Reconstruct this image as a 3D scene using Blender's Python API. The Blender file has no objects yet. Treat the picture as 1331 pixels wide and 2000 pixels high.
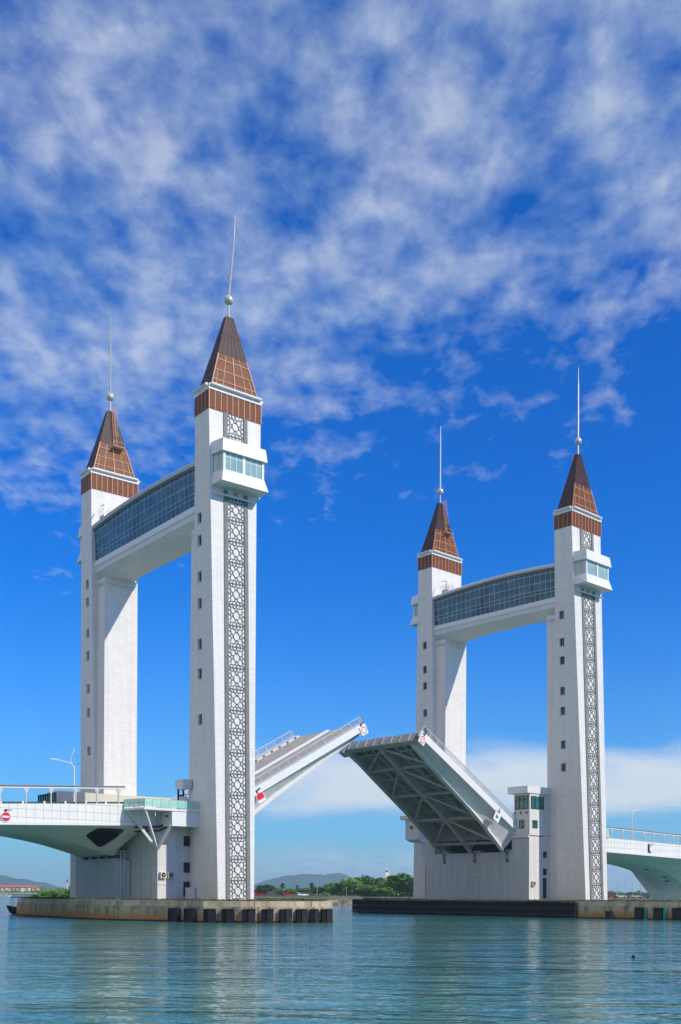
import bpy, bmesh, math, random
from mathutils import Vector, Matrix, noise
rnd = random.Random(7)
R = math.radians
scene = bpy.context.scene
COL = scene.collection

# ------------------------------------------------------------------ camera data
F_PX, CX, CY, ROLL, YAW, X0, DIST, HC = 2094.15, 678.4, 1745.8, .0048, .9061, -16.966, 150.0, 3.6
SY, CYW = math.sin(YAW), math.cos(YAW)
CAM = Vector((-X0*SY - DIST*CYW, X0*CYW - DIST*SY, HC))
FWD, RIGHT = Vector((CYW, SY, 0)), Vector((SY, -CYW, 0))

def bearing(px, d, z=0.0):
    """ground point at horizontal distance d in the direction that lies px across the view"""
    v = FWD + RIGHT*((px - CX)/F_PX)
    v.normalize()
    p = CAM + v*d
    return Vector((p.x, p.y, z))

# ------------------------------------------------------------------ frames: one per portal
class Frame:
    def __init__(s, ox, oy, rot, span, widen):
        s.o, s.rot, s.A, s.wx = Vector((ox, oy, 0)), rot, span, widen
    def w(s, p):
        c, n = math.cos(s.rot), math.sin(s.rot)
        return Vector((s.o.x + p[0]*c - p[1]*n, s.o.y + p[0]*n + p[1]*c, p[2]))
LF = Frame(0, 0, 0, 37.39, 1.0)
RF = Frame(74.73, 0, .0835, 33.88, 1.07)
WF = Frame(0, 0, 0, 0, 1.0)
BASES = {}
PZ = 2.7          # top of the bridge piers

def tag(o, label, cat, group=None, kind=None):
    if label: o['label'] = label
    if cat: o['category'] = cat
    if group: o['group'] = group
    if kind: o['kind'] = kind

def thing(name, label, cat, fr, base, group=None, rz=0.0):
    o = bpy.data.objects.new(name, None)
    COL.objects.link(o)
    o.empty_display_size = .5
    o.location = fr.w(base)
    o.rotation_euler = (0, 0, fr.rot + rz)
    tag(o, label, cat, group)
    BASES[o.name] = (Vector(base), rz)
    return o

def root_of(o):
    while o.parent: o = o.parent
    return o

class MB:
    """collects faces, in the frame of the portal (or thing) they belong to"""
    def __init__(s): s.v, s.f = [], []
    def add(s, vs, fs):
        n = len(s.v)
        s.v += [tuple(p) for p in vs]
        s.f += [tuple(i + n for i in f) for f in fs]
        return s
    def box(s, x0, x1, y0, y1, z0, z1):
        return s.hexa([(x0,y0,z0),(x1,y0,z0),(x1,y1,z0),(x0,y1,z0)], [(x0,y0,z1),(x1,y0,z1),(x1,y1,z1),(x0,y1,z1)])
    def hexa(s, a, b):
        n = len(a)
        return s.add(list(a)+list(b), [tuple(range(n))[::-1], tuple(range(n, 2*n))] + [(i, (i+1) % n, n+(i+1) % n, n+i) for i in range(n)])
    def loft(s, rings, cap=True):
        n = len(rings[0]); vs = [p for r in rings for p in r]; fs = []
        for k in range(len(rings)-1):
            for i in range(n):
                j = (i+1) % n
                fs.append((k*n+i, k*n+j, (k+1)*n+j, (k+1)*n+i))
        if cap:
            fs += [tuple(range(n))[::-1], tuple(range((len(rings)-1)*n, len(rings)*n))]
        return s.add(vs, fs)
    def poly_z(s, pts, z0, z1):
        return s.hexa([(x, y, z0) for x, y in pts], [(x, y, z1) for x, y in pts])
    def poly_y(s, pts, y0, y1):
        return s.hexa([(x, y0, z) for x, z in pts], [(x, y1, z) for x, z in pts])
    def tube(s, a, b, r, n=8, r2=None):
        a, b = Vector(a), Vector(b); d = (b-a).normalized()
        u = d.orthogonal().normalized(); w = d.cross(u); r2 = r if r2 is None else r2
        ra = [a + (u*math.cos(t)+w*math.sin(t))*r for t in [i*2*math.pi/n for i in range(n)]]
        rb = [b + (u*math.cos(t)+w*math.sin(t))*r2 for t in [i*2*math.pi/n for i in range(n)]]
        return s.hexa(ra, rb)
    def path(s, pts, r, n=6):
        for a, b in zip(pts, pts[1:]): s.tube(a, b, r, n)
        return s
    def bar(s, a, b, w, h):
        """rectangular bar; w across, h in the up-ish direction"""
        a, b = Vector(a), Vector(b); d = (b-a).normalized()
        up = Vector((0, 0, 1)) if abs(d.z) < .95 else Vector((1, 0, 0))
        sd = d.cross(up).normalized(); up = sd.cross(d).normalized()
        f = lambda p: [p+sd*w/2+up*h/2, p-sd*w/2+up*h/2, p-sd*w/2-up*h/2, p+sd*w/2-up*h/2]
        return s.hexa(f(a), f(b))
    def ball(s, c, r, nu=20, nv=12, sx=1, sy=1, sz=1):
        c = Vector(c); rings = []
        for j in range(1, nv):
            t = math.pi*j/nv
            rings.append([c+Vector((r*sx*math.sin(t)*math.cos(2*math.pi*i/nu), r*sy*math.sin(t)*math.sin(2*math.pi*i/nu), r*sz*math.cos(t))) for i in range(nu)])
        return s.loft(rings)
    def build(s, name, mat, parent=None, fr=None, base=(0, 0, 0), smooth=False, fix=True):
        me = bpy.data.meshes.new(name)
        if parent is not None:
            base, rz = BASES[root_of(parent).name]
        else:
            base, rz = Vector(base), 0.0
        vs = [Vector(p) - base for p in s.v]
        if rz:
            m = Matrix.Rotation(-rz, 3, 'Z'); vs = [m @ p for p in vs]
        me.from_pydata([tuple(p) for p in vs], [], s.f)
        if fix:
            bm = bmesh.new(); bm.from_mesh(me)
            bmesh.ops.recalc_face_normals(bm, faces=bm.faces)
            bm.to_mesh(me); bm.free()
        if smooth:
            for p in me.polygons: p.use_smooth = True
        me.materials.append(mat)
        o = bpy.data.objects.new(name, me)
        COL.objects.link(o)
        if parent is not None:
            o.parent = parent
        else:
            fr = fr or WF
            o.location = fr.w(base); o.rotation_euler = (0, 0, fr.rot)
        return o

# ------------------------------------------------------------------ materials
class NT:
    def __init__(s, name):
        s.m = bpy.data.materials.new(name); s.m.use_nodes = True
        s.t = s.m.node_tree; s.b = s.t.nodes['Principled BSDF']
    def n(s, kind, **kw):
        nd = s.t.nodes.new(kind)
        for k, v in kw.items():
            if k.startswith('i_'): nd.inputs[k[2:].replace('_', ' ')].default_value = v
            else: setattr(nd, k, v)
        return nd
    def l(s, a, b): s.t.links.new(a, b)
    def mix(s, fac, a, b, mode='MIX'):
        nd = s.t.nodes.new('ShaderNodeMix'); nd.data_type = 'RGBA'; nd.blend_type = mode
        for sock, v in ((nd.inputs[0], fac), (nd.inputs[6], a), (nd.inputs[7], b)):
            if hasattr(v, 'is_output'): s.l(v, sock)
            elif isinstance(v, (int, float)): sock.default_value = v
            else: sock.default_value = (*v, 1)
        return nd.outputs[2]
    def ramp(s, x, a, b, ca=(0, 0, 0), cb=(1, 1, 1)):
        r = s.t.nodes.new('ShaderNodeValToRGB')
        r.color_ramp.elements[0].position, r.color_ramp.elements[1].position = a, b
        r.color_ramp.elements[0].color, r.color_ramp.elements[1].color = (*ca, 1), (*cb, 1)
        s.l(x, r.inputs[0]); return r.outputs[0]
    def math(s, op, a, b=0.0, c=None):
        nd = s.t.nodes.new('ShaderNodeMath'); nd.operation = op
        for i, v in enumerate((a, b) if c is None else (a, b, c)):
            if hasattr(v, 'is_output'): s.l(v, nd.inputs[i])
            else: nd.inputs[i].default_value = v
        return nd.outputs[0]

def setp(b, rough=.6, metal=0.0, spec=.5):
    b.inputs['Roughness'].default_value = rough
    b.inputs['Metallic'].default_value = metal
    b.inputs['Specular IOR Level'].default_value = spec

def plain(name, col, rough=.6, metal=0.0, spec=.4, var=.08, scale=1.5, bump=0.0):
    """paint, metal or concrete with a little uneven tone"""
    k = NT(name); tc = k.n('ShaderNodeTexCoord')
    nz = k.n('ShaderNodeTexNoise', i_Scale=scale, i_Detail=5.0, i_Roughness=.6)
    k.l(tc.outputs['Object'], nz.inputs['Vector'])
    d = tuple(c*(1-var*2.2) for c in col); u = tuple(min(1, c*(1+var*.6)) for c in col)
    k.l(k.ramp(nz.outputs[0], .3, .7, d, u), k.b.inputs['Base Color'])
    setp(k.b, rough, metal, spec)
    if bump:
        bp = k.n('ShaderNodeBump', i_Strength=bump, i_Distance=.02); k.l(nz.outputs[0], bp.inputs['Height'])
        k.l(bp.outputs[0], k.b.inputs['Normal'])
    return k.m

def tiled(name, col, joint, w, h, rough=.55, streak=.06, offset=.5, jw=.012, vary=.05):
    """cladding panels with joints and faint rain streaks"""
    k = NT(name); tc = k.n('ShaderNodeTexCoord'); sp = k.n('ShaderNodeSeparateXYZ')
    k.l(tc.outputs['Object'], sp.inputs[0])
    sm = k.math('ADD', sp.outputs[0], sp.outputs[1])
    cb = k.n('ShaderNodeCombineXYZ'); k.l(sm, cb.inputs[0]); k.l(sp.outputs[2], cb.inputs[1])
    br = k.n('ShaderNodeTexBrick', offset=offset, i_Scale=1.0)
    br.inputs['Brick Width'].default_value = w; br.inputs['Row Height'].default_value = h
    br.inputs['Mortar Size'].default_value = jw; br.inputs['Bias'].default_value = 0
    br.inputs['Color1'].default_value = (*[c*(1-vary) for c in col], 1)
    br.inputs['Color2'].default_value = (*[min(1, c*(1+vary*.4)) for c in col], 1)
    br.inputs['Mortar'].default_value = (*joint, 1)
    k.l(cb.outputs[0], br.inputs['Vector'])
    mp = k.n('ShaderNodeMapping'); mp.inputs['Scale'].default_value = (1.3, .05, 1); k.l(cb.outputs[0], mp.inputs['Vector'])
    nz = k.n('ShaderNodeTexNoise', i_Scale=1.0, i_Detail=6.0, i_Roughness=.65); k.l(mp.outputs[0], nz.inputs['Vector'])
    st = k.ramp(nz.outputs[0], .38, .68, tuple([1-streak*2.4]*3), (1, 1, 1))
    k.l(k.mix(1.0, br.outputs[0], st, 'MULTIPLY'), k.b.inputs['Base Color'])
    setp(k.b, rough, 0, .35)
    return k.m

def glassy(name, col, rough=.06, spec=1.0, var=.5, scale=.6):
    k = NT(name); tc = k.n('ShaderNodeTexCoord')
    nz = k.n('ShaderNodeTexNoise', i_Scale=scale, i_Detail=3.0); k.l(tc.outputs['Object'], nz.inputs['Vector'])
    k.l(k.ramp(nz.outputs[0], .35, .65, tuple(c*(1-var) for c in col), col), k.b.inputs['Base Color'])
    setp(k.b, rough, 0, spec); k.b.inputs['IOR'].default_value = 1.7
    return k.m

M = {}
M['tile'] = tiled('white_cladding', (.77, .745, .71), (.55, .535, .51), 1.15, .42, streak=.045, vary=.055)
M['render'] = tiled('white_wall', (.73, .71, .68), (.45, .44, .43), 4.6, 2.4, streak=.08, offset=0, jw=.02, vary=.02)
M['panel'] = tiled('edge_panels', (.79, .78, .73), (.25, .27, .25), 1.16, 1.05, streak=.03, offset=0, jw=.022, vary=.02)
M['white'] = plain('white_paint', (.74, .74, .73), .45, var=.03)
M['white2'] = plain('offwhite_paint', (.66, .67, .66), .5, var=.05)
M['soffit'] = plain('concrete_soffit', (.86, .82, .74), .7, var=.06, scale=.4)
M['wallgrey'] = tiled('grey_wall', (.56, .57, .56), (.40, .41, .41), 4.9, 3.1, streak=.07, offset=0, jw=.02, vary=.02)
M['pilaster'] = plain('grey_pilaster', (.20, .215, .205), .7, var=.16, scale=3.0)
M['lattice'] = plain('lattice_metal', (.15, .165, .16), .6, var=.08)
M['seam'] = plain('copper_batten', (.66, .32, .15), .5, 0, var=.08)
M['steel'] = plain('brushed_steel', (.58, .55, .50), .38, .35, var=.08)
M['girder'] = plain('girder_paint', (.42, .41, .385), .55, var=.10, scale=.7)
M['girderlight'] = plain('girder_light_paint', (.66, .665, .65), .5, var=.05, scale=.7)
M['asphalt'] = plain('deck_asphalt', (.46, .44, .41), .9, var=.14, scale=.8, bump=.4)
M['rail'] = plain('railing_paint', (.60, .61, .60), .45, .1, var=.05)
M['mesh'] = plain('railing_mesh', (.36, .36, .34), .6, var=.1)
M['black'] = plain('black_rubber', (.012, .012, .013), .75, spec=.12, var=.3, scale=2.0)
M['blacksteel'] = plain('black_steel', (.022, .022, .025), .55, .0, spec=.2, var=.3, scale=2)
M['blackpipe'] = plain('black_pipe', (.02, .02, .022), .4, var=.2)
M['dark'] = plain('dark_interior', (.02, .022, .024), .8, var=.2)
M['green'] = plain('green_paint', (.0, .25, .16), .4, var=.08)
M['red'] = plain('red_paint', (.72, .012, .03), .4, var=.04)
M['signwhite'] = plain('sign_white', (.82, .82, .82), .4, var=.02)
M['wood'] = plain('dark_hull', (.03, .022, .018), .7, var=.3)
M['galv'] = plain('galvanised_steel', (.50, .53, .55), .4, .5, var=.08)
M['roofred'] = plain('red_roof', (.50, .13, .09), .8, var=.15, scale=.3)
M['cream'] = plain('cream_wall', (.72, .60, .36), .8, var=.1, scale=.3)
def pane_glass():
    k = NT('blue_glass'); tc = k.n('ShaderNodeTexCoord'); sp = k.n('ShaderNodeSeparateXYZ'); k.l(tc.outputs['Object'], sp.inputs[0])
    cb = k.n('ShaderNodeCombineXYZ'); k.l(k.math('ADD', sp.outputs[1], 60.0), cb.inputs[0]); k.l(sp.outputs[2], cb.inputs[1])
    br = k.n('ShaderNodeTexBrick', offset=0, i_Scale=1.0); br.inputs['Brick Width'].default_value = 1.34; br.inputs['Row Height'].default_value = .95
    br.inputs['Mortar Size'].default_value = 0; br.inputs['Bias'].default_value = -.1
    br.inputs['Color1'].default_value = (.014, .10, .15, 1); br.inputs['Color2'].default_value = (.045, .20, .28, 1); k.l(cb.outputs[0], br.inputs['Vector'])
    nz = k.n('ShaderNodeTexNoise', i_Scale=.22, i_Detail=3.0); k.l(tc.outputs['Object'], nz.inputs['Vector'])
    k.l(k.mix(1.0, br.outputs[0], k.ramp(nz.outputs[0], .35, .65, (.5, .5, .5)), 'MULTIPLY'), k.b.inputs['Base Color'])
    setp(k.b, .05, 0, .3); k.b.inputs['IOR'].default_value = 1.6
    return k.m
M['glassblue'] = pane_glass()
M['glassgreen'] = glassy('green_glass', (.33, .50, .43), .08, .9, .25, .5)
M['glassdark'] = glassy('dark_glass', (.012, .02, .022), .06, 1.0, .4)
M['glassteal'] = glassy('teal_glass', (.0, .20, .17), .07, 1.0, .5, .8)
M['greyroof'] = plain('grey_roof', (.56, .58, .60), .5, var=.06, scale=.5)
M['ground'] = plain('shore_ground', (.13, .14, .07), .95, var=.25, scale=.05)
M['rock'] = plain('revetment_rock', (.40, .32, .24), .9, var=.3, scale=.3)
M['wallfar'] = plain('shore_wall', (.30, .30, .29), .9, var=.12, scale=.2)
M['hill'] = plain('hill_forest', (.03, .10, .07), 1.0, spec=0, var=.35, scale=.006)
M['trunk'] = plain('tree_trunk', (.16, .12, .085), .9, var=.2)

def foliage(name, a, b):
    k = NT(name); tc = k.n('ShaderNodeTexCoord'); oi = k.n('ShaderNodeObjectInfo')
    nz = k.n('ShaderNodeTexNoise', i_Scale=.8, i_Detail=4.0); k.l(tc.outputs['Object'], nz.inputs['Vector'])
    c = k.ramp(nz.outputs[0], .32, .68, a, b)
    hs = k.n('ShaderNodeHueSaturation'); k.l(c, hs.inputs['Color'])
    v = k.math('MULTIPLY_ADD', oi.outputs['Random'], .4, .8); k.l(v, hs.inputs['Value'])
    k.l(hs.outputs[0], k.b.inputs['Base Color']); setp(k.b, .7, 0, .2)
    return k.m
M['leaf'] = foliage('broad_leaves', (.065, .165, .02), (.19, .35, .045))
M['leafdark'] = foliage('dark_leaves', (.038, .105, .016), (.125, .235, .036))
M['leafbright'] = foliage('bright_shrub', (.05, .15, .008), (.16, .30, .02))
M['palmleaf'] = foliage('palm_leaves', (.06, .11, .025), (.16, .22, .06))

def roofmat(name, col, line, pitch, horiz):
    k = NT(name); tc = k.n('ShaderNodeTexCoord'); sp = k.n('ShaderNodeSeparateXYZ'); k.l(tc.outputs['Object'], sp.inputs[0])
    nz = k.n('ShaderNodeTexNoise', i_Scale=1.1, i_Detail=5.0); k.l(tc.outputs['Object'], nz.inputs['Vector'])
    base = k.ramp(nz.outputs[0], .3, .7, tuple(c*.72 for c in col), tuple(c*1.15 for c in col))
    src = sp.outputs[2] if horiz else k.math('ADD', sp.outputs[0], sp.outputs[1])
    w = k.math('FRACT', k.math('DIVIDE', src, pitch))
    f = k.math('LESS_THAN', w, .3)
    k.l(k.mix(f, base, line), k.b.inputs['Base Color']); setp(k.b, .5, 0, .18)
    return k.m
M['roofmetal'] = roofmat('bronze_sheet', (.064, .027, .026), (.030, .014, .014), .42, False)
M['louvre'] = roofmat('brown_louvres', (.20, .062, .020), (.10, .028, .010), .16, True)

def concrete_pier(name, base, rust, dark):
    k = NT(name); tc = k.n('ShaderNodeTexCoord'); sp = k.n('ShaderNodeSeparateXYZ')
    ge = k.n('ShaderNodeNewGeometry'); k.l(ge.outputs['Position'], sp.inputs[0])
    cb = k.n('ShaderNodeCombineXYZ'); k.l(k.math('ADD', sp.outputs[0], k.math('MULTIPLY', sp.outputs[1], .8)), cb.inputs[0])
    k.l(k.math('MULTIPLY', sp.outputs[2], .10), cb.inputs[1])
    n1 = k.n('ShaderNodeTexNoise', i_Scale=1.5, i_Detail=7.0, i_Roughness=.7); k.l(cb.outputs[0], n1.inputs['Vector'])
    n2 = k.n('ShaderNodeTexNoise', i_Scale=.5, i_Detail=5.0, i_Roughness=.6); k.l(ge.outputs['Position'], n2.inputs['Vector'])
    c0 = k.ramp(n2.outputs[0], .3, .7, tuple(c*.78 for c in base), base)
    c1 = k.mix(k.ramp(n1.outputs[0], .46, .62), c0, dark)                     # rain streaks
    low = k.math('SUBTRACT', 1.25, sp.outputs[2])                               # rust and weed near the waterline
    lf = k.ramp(k.math('MULTIPLY_ADD', n2.outputs[0], 1.1, k.math('MULTIPLY', low, .55)), .55, 1.05)
    c2 = k.mix(lf, c1, rust)
    wl = k.ramp(k.math('MULTIPLY_ADD', n1.outputs[0], .22, sp.outputs[2]), .24, .36, (1, 1, 1), (0, 0, 0))
    c3 = k.mix(wl, c2, (.025, .022, .015))
    sx = k.math('FRACT', k.math('DIVIDE', cb_in(k, sp), 5.3))
    k.l(k.mix(k.math('LESS_THAN', sx, .012), c3, (.08, .07, .05)), k.b.inputs['Base Color'])
    setp(k.b, .9, 0, .2)
    bp = k.n('ShaderNodeBump', i_Strength=.5, i_Distance=.03); k.l(n2.outputs[0], bp.inputs['Height']); k.l(bp.outputs[0], k.b.inputs['Normal'])
    return k.m
def cb_in(k, sp): return k.math('ADD', sp.outputs[0], k.math('MULTIPLY', sp.outputs[1], .8))
M['pier'] = concrete_pier('pier_concrete', (.50, .42, .26), (.42, .19, .055), (.17, .13, .075))
M['coping'] = concrete_pier('coping_concrete', (.56, .50, .37), (.44, .36, .22), (.30, .26, .18))
M['grass'] = plain('pier_grass', (.13, .14, .03), 1.0, spec=.1, var=.35, scale=1.2)

# ------------------------------------------------------------------ sun and sky
SUN = Vector((.44, -1.0, .80)).normalized()
sl = bpy.data.lights.new('sun', 'SUN'); sl.energy = 4.2; sl.angle = R(.53); sl.color = (1, .93, .80)
so = bpy.data.objects.new('sun', sl); COL.objects.link(so)
so.rotation_euler = (-SUN).to_track_quat('-Z', 'Y').to_euler(); so.location = (0, -60, 150)

w = bpy.data.worlds.new('World'); scene.world = w; w.use_nodes = True
def build_world():
    k = NT.__new__(NT); k.t = w.node_tree; t = k.t
    bg = t.nodes['Background']
    sky = k.n('ShaderNodeTexSky'); sky.sky_type = 'NISHITA'; sky.sun_disc = False
    sky.sun_elevation = math.asin(SUN.z); sky.sun_rotation = math.atan2(SUN.x, SUN.y)
    sky.air_density = 1.0; sky.dust_density = .15; sky.ozone_density = 3.0
    hs = k.n('ShaderNodeHueSaturation'); hs.inputs['Saturation'].default_value = SKY_SAT; hs.inputs['Value'].default_value = 1.0
    k.l(sky.outputs[0], hs.inputs['Color'])
    tint = k.mix(1.0, hs.outputs[0], TINT, 'MULTIPLY')
    tc = k.n('ShaderNodeTexCoord'); sp = k.n('ShaderNodeSeparateXYZ'); k.l(tc.outputs['Generated'], sp.inputs[0])
    X, Y, Z = sp.outputs
    # azimuth measured from the bridge's cross direction, as a plain tangent
    fw = k.math('ADD', k.math('MULTIPLY', X, FWD.x), k.math('MULTIPLY', Y, FWD.y))
    rt = k.math('ADD', k.math('MULTIPLY', X, RIGHT.x), k.math('MULTIPLY', Y, RIGHT.y))
    az = k.math('ARCTAN2', rt, fw)
    el = k.math('ARCSINE', Z)
    # high broken layer: noise on a flat ceiling above the place
    zz = k.math('ADD', k.math('MAXIMUM', Z, 0.0), .12)
    cu = k.math('DIVIDE', rt, zz); cv = k.math('DIVIDE', fw, zz)
    cb = k.n('ShaderNodeCombineXYZ'); k.l(cu, cb.inputs[0]); k.l(k.math('MULTIPLY', cv, .75), cb.inputs[1]); cb.inputs[2].default_value = HISEED
    n0 = k.n('ShaderNodeTexNoise', i_Scale=2.0, i_Detail=2.0, i_Roughness=.5); k.l(cb.outputs[0], n0.inputs['Vector'])
    n1 = k.n('ShaderNodeTexNoise', i_Scale=6.5, i_Detail=3.0, i_Roughness=.5); k.l(cb.outputs[0], n1.inputs['Vector'])
    n2 = k.n('ShaderNodeTexNoise', i_Scale=17.0, i_Detail=4.0, i_Roughness=.55, i_Distortion=.15); k.l(cb.outputs[0], n2.inputs['Vector'])
    n4 = k.n('ShaderNodeTexNoise', i_Scale=38.0, i_Detail=4.0, i_Roughness=.6); k.l(cb.outputs[0], n4.inputs['Vector'])
    f = k.math('ADD', k.math('MULTIPLY', n0.outputs[0], .16), k.math('ADD', k.math('MULTIPLY', n1.outputs[0], .29), k.math('ADD', k.math('MULTIPLY', n2.outputs[0], .48), k.math('MULTIPLY', n4.outputs[0], .14))))
    # the layer ends towards the horizon, sooner on the right; unseen bright cloud overhead and behind is added as fill light
    edge = k.math('SUBTRACT', k.math('SUBTRACT', el, .435), k.math('MULTIPLY', az, .26))
    cov = k.math('MAXIMUM', k.math('MINIMUM', k.math('MULTIPLY', edge, 1.5), .085), -.5)
    back = k.ramp(k.math('ADD', fw, .5), .25, .85, (1, 1, 1), (0, 0, 0)); over = k.ramp(el, .72, 1.1)
    fill_mask = k.math('MAXIMUM', back, over)
    fc = k.math('ADD', k.math('ADD', f, cov), k.math('MULTIPLY', fill_mask, .16))
    dens = k.math('MULTIPLY', k.ramp(fc, .465, .74), .62)
    # bank of low cloud, stretched sideways, only beyond the river mouth
    cb2 = k.n('ShaderNodeCombineXYZ'); k.l(k.math('MULTIPLY', az, 9.0), cb2.inputs[0]); k.l(k.math('MULTIPLY', el, 30.0), cb2.inputs[1]); cb2.inputs[2].default_value = LOWSEED
    n3 = k.n('ShaderNodeTexNoise', i_Scale=1.0, i_Detail=6.0, i_Roughness=.5); k.l(cb2.outputs[0], n3.inputs['Vector'])
    wob = k.math('MULTIPLY', k.math('SUBTRACT', n3.outputs[0], .5), .05)
    top = k.ramp(k.math('ADD', el, wob), .118, .142, (1, 1, 1), (0, 0, 0))
    bot = k.ramp(k.math('ADD', el, k.math('MULTIPLY', wob, .5)), .066, .085)
    side = k.ramp(k.math('ADD', k.math('ADD', az, .5), k.math('MULTIPLY', wob, .8)), .385, .43)
    low = k.math('MULTIPLY', k.math('MULTIPLY', top, bot), k.math('MULTIPLY', side, .80))
    low = k.math('MULTIPLY', low, k.ramp(n3.outputs[0], .25, .50, (.6, .6, .6)))
    st = k.math('MULTIPLY', k.math('MULTIPLY', k.ramp(k.math('ADD', el, wob), .036, .05, (1, 1, 1), (0, 0, 0)), side), .45)
    cl = k.math('MAXIMUM', dens, k.math('MAXIMUM', low, st))
    # milky air just over the horizon
    hz = k.ramp(el, 0.0, .36, (1, 1, 1), (0, 0, 0))
    hzf = k.math('MULTIPLY', k.math('POWER', hz, 2.6), .84)
    base = k.mix(hzf, tint, HZCOL)
    shade = k.ramp(k.math('ADD', k.math('MULTIPLY', n1.outputs[0], .6), k.math('MULTIPLY', n2.outputs[0], .4)), .38, .62, CLOUD_D, CLOUD_L)
    shade = k.mix(k.ramp(low, .1, .5), shade, (8.3, 8.6, 8.7))
    shade = k.mix(fill_mask, shade, CLOUD_FILL)
    out = k.mix(cl, base, shade)
    k.l(out, bg.inputs['Color']); bg.inputs['Strength'].default_value = SKY_STR
SKY_SAT, SKY_STR, LOWSEED, HISEED = 1.2, .10, 5.1, 3.7
TINT = (.0, .80, 1.72)
HZCOL = (3.5, 5.9, 6.9)
CLOUD_D, CLOUD_L, CLOUD_FILL = (3.2, 5.0, 7.5), (6.8, 7.6, 8.6), (10.8, 9.5, 8.2)
build_world()

# ------------------------------------------------------------------ towers
Z0, ZBAND, ZLEDGE, ZROOF, ZTOP = PZ, 69.7, 73.2, 78.05, 84.05
def sx(z, fr): return (3.2 + (z-Z0)/(ZBAND-Z0)*1.0)*fr.wx
def so_(z): return 3.9 - (z-Z0)/(ZBAND-Z0)*2.05
YI = 1.9

def rosette():
    """line work of one square of the star screen, unit cell centred on 0"""
    base = []
    o1 = (-.0766, -.185); o2 = (.0766, -.185); o3 = (.185, -.0766)
    base += [(o1, o2), (o2, o3)]
    A, UL, n1, n2, n3 = (0, -.405), (-.155, -.34), (-.05, -.335), (-.07, -.265), (0, -.232)
    half = [(A, n1), (n1, UL), (UL, n2), (n2, o1), (o1, n3)]
    half += [(UL, (-.36, -.36)), (UL, (-.27, -.5)), (A, (-.055, -.5)), ((-.36, -.36), (-.5, -.43))]
    base += half+[((-p[0], p[1]), (-q[0], q[1])) if True else None for p, q in half for p, q in [(p, q)]]
    out = []
    for k in range(4):
        c, n = [(1, 0), (0, 1), (-1, 0), (0, -1)][k]
        out += [((p[0]*c-p[1]*n, p[0]*n+p[1]*c), (q[0]*c-q[1]*n, q[0]*n+q[1]*c)) for p, q in base]
    return out
ROS = rosette()

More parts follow.
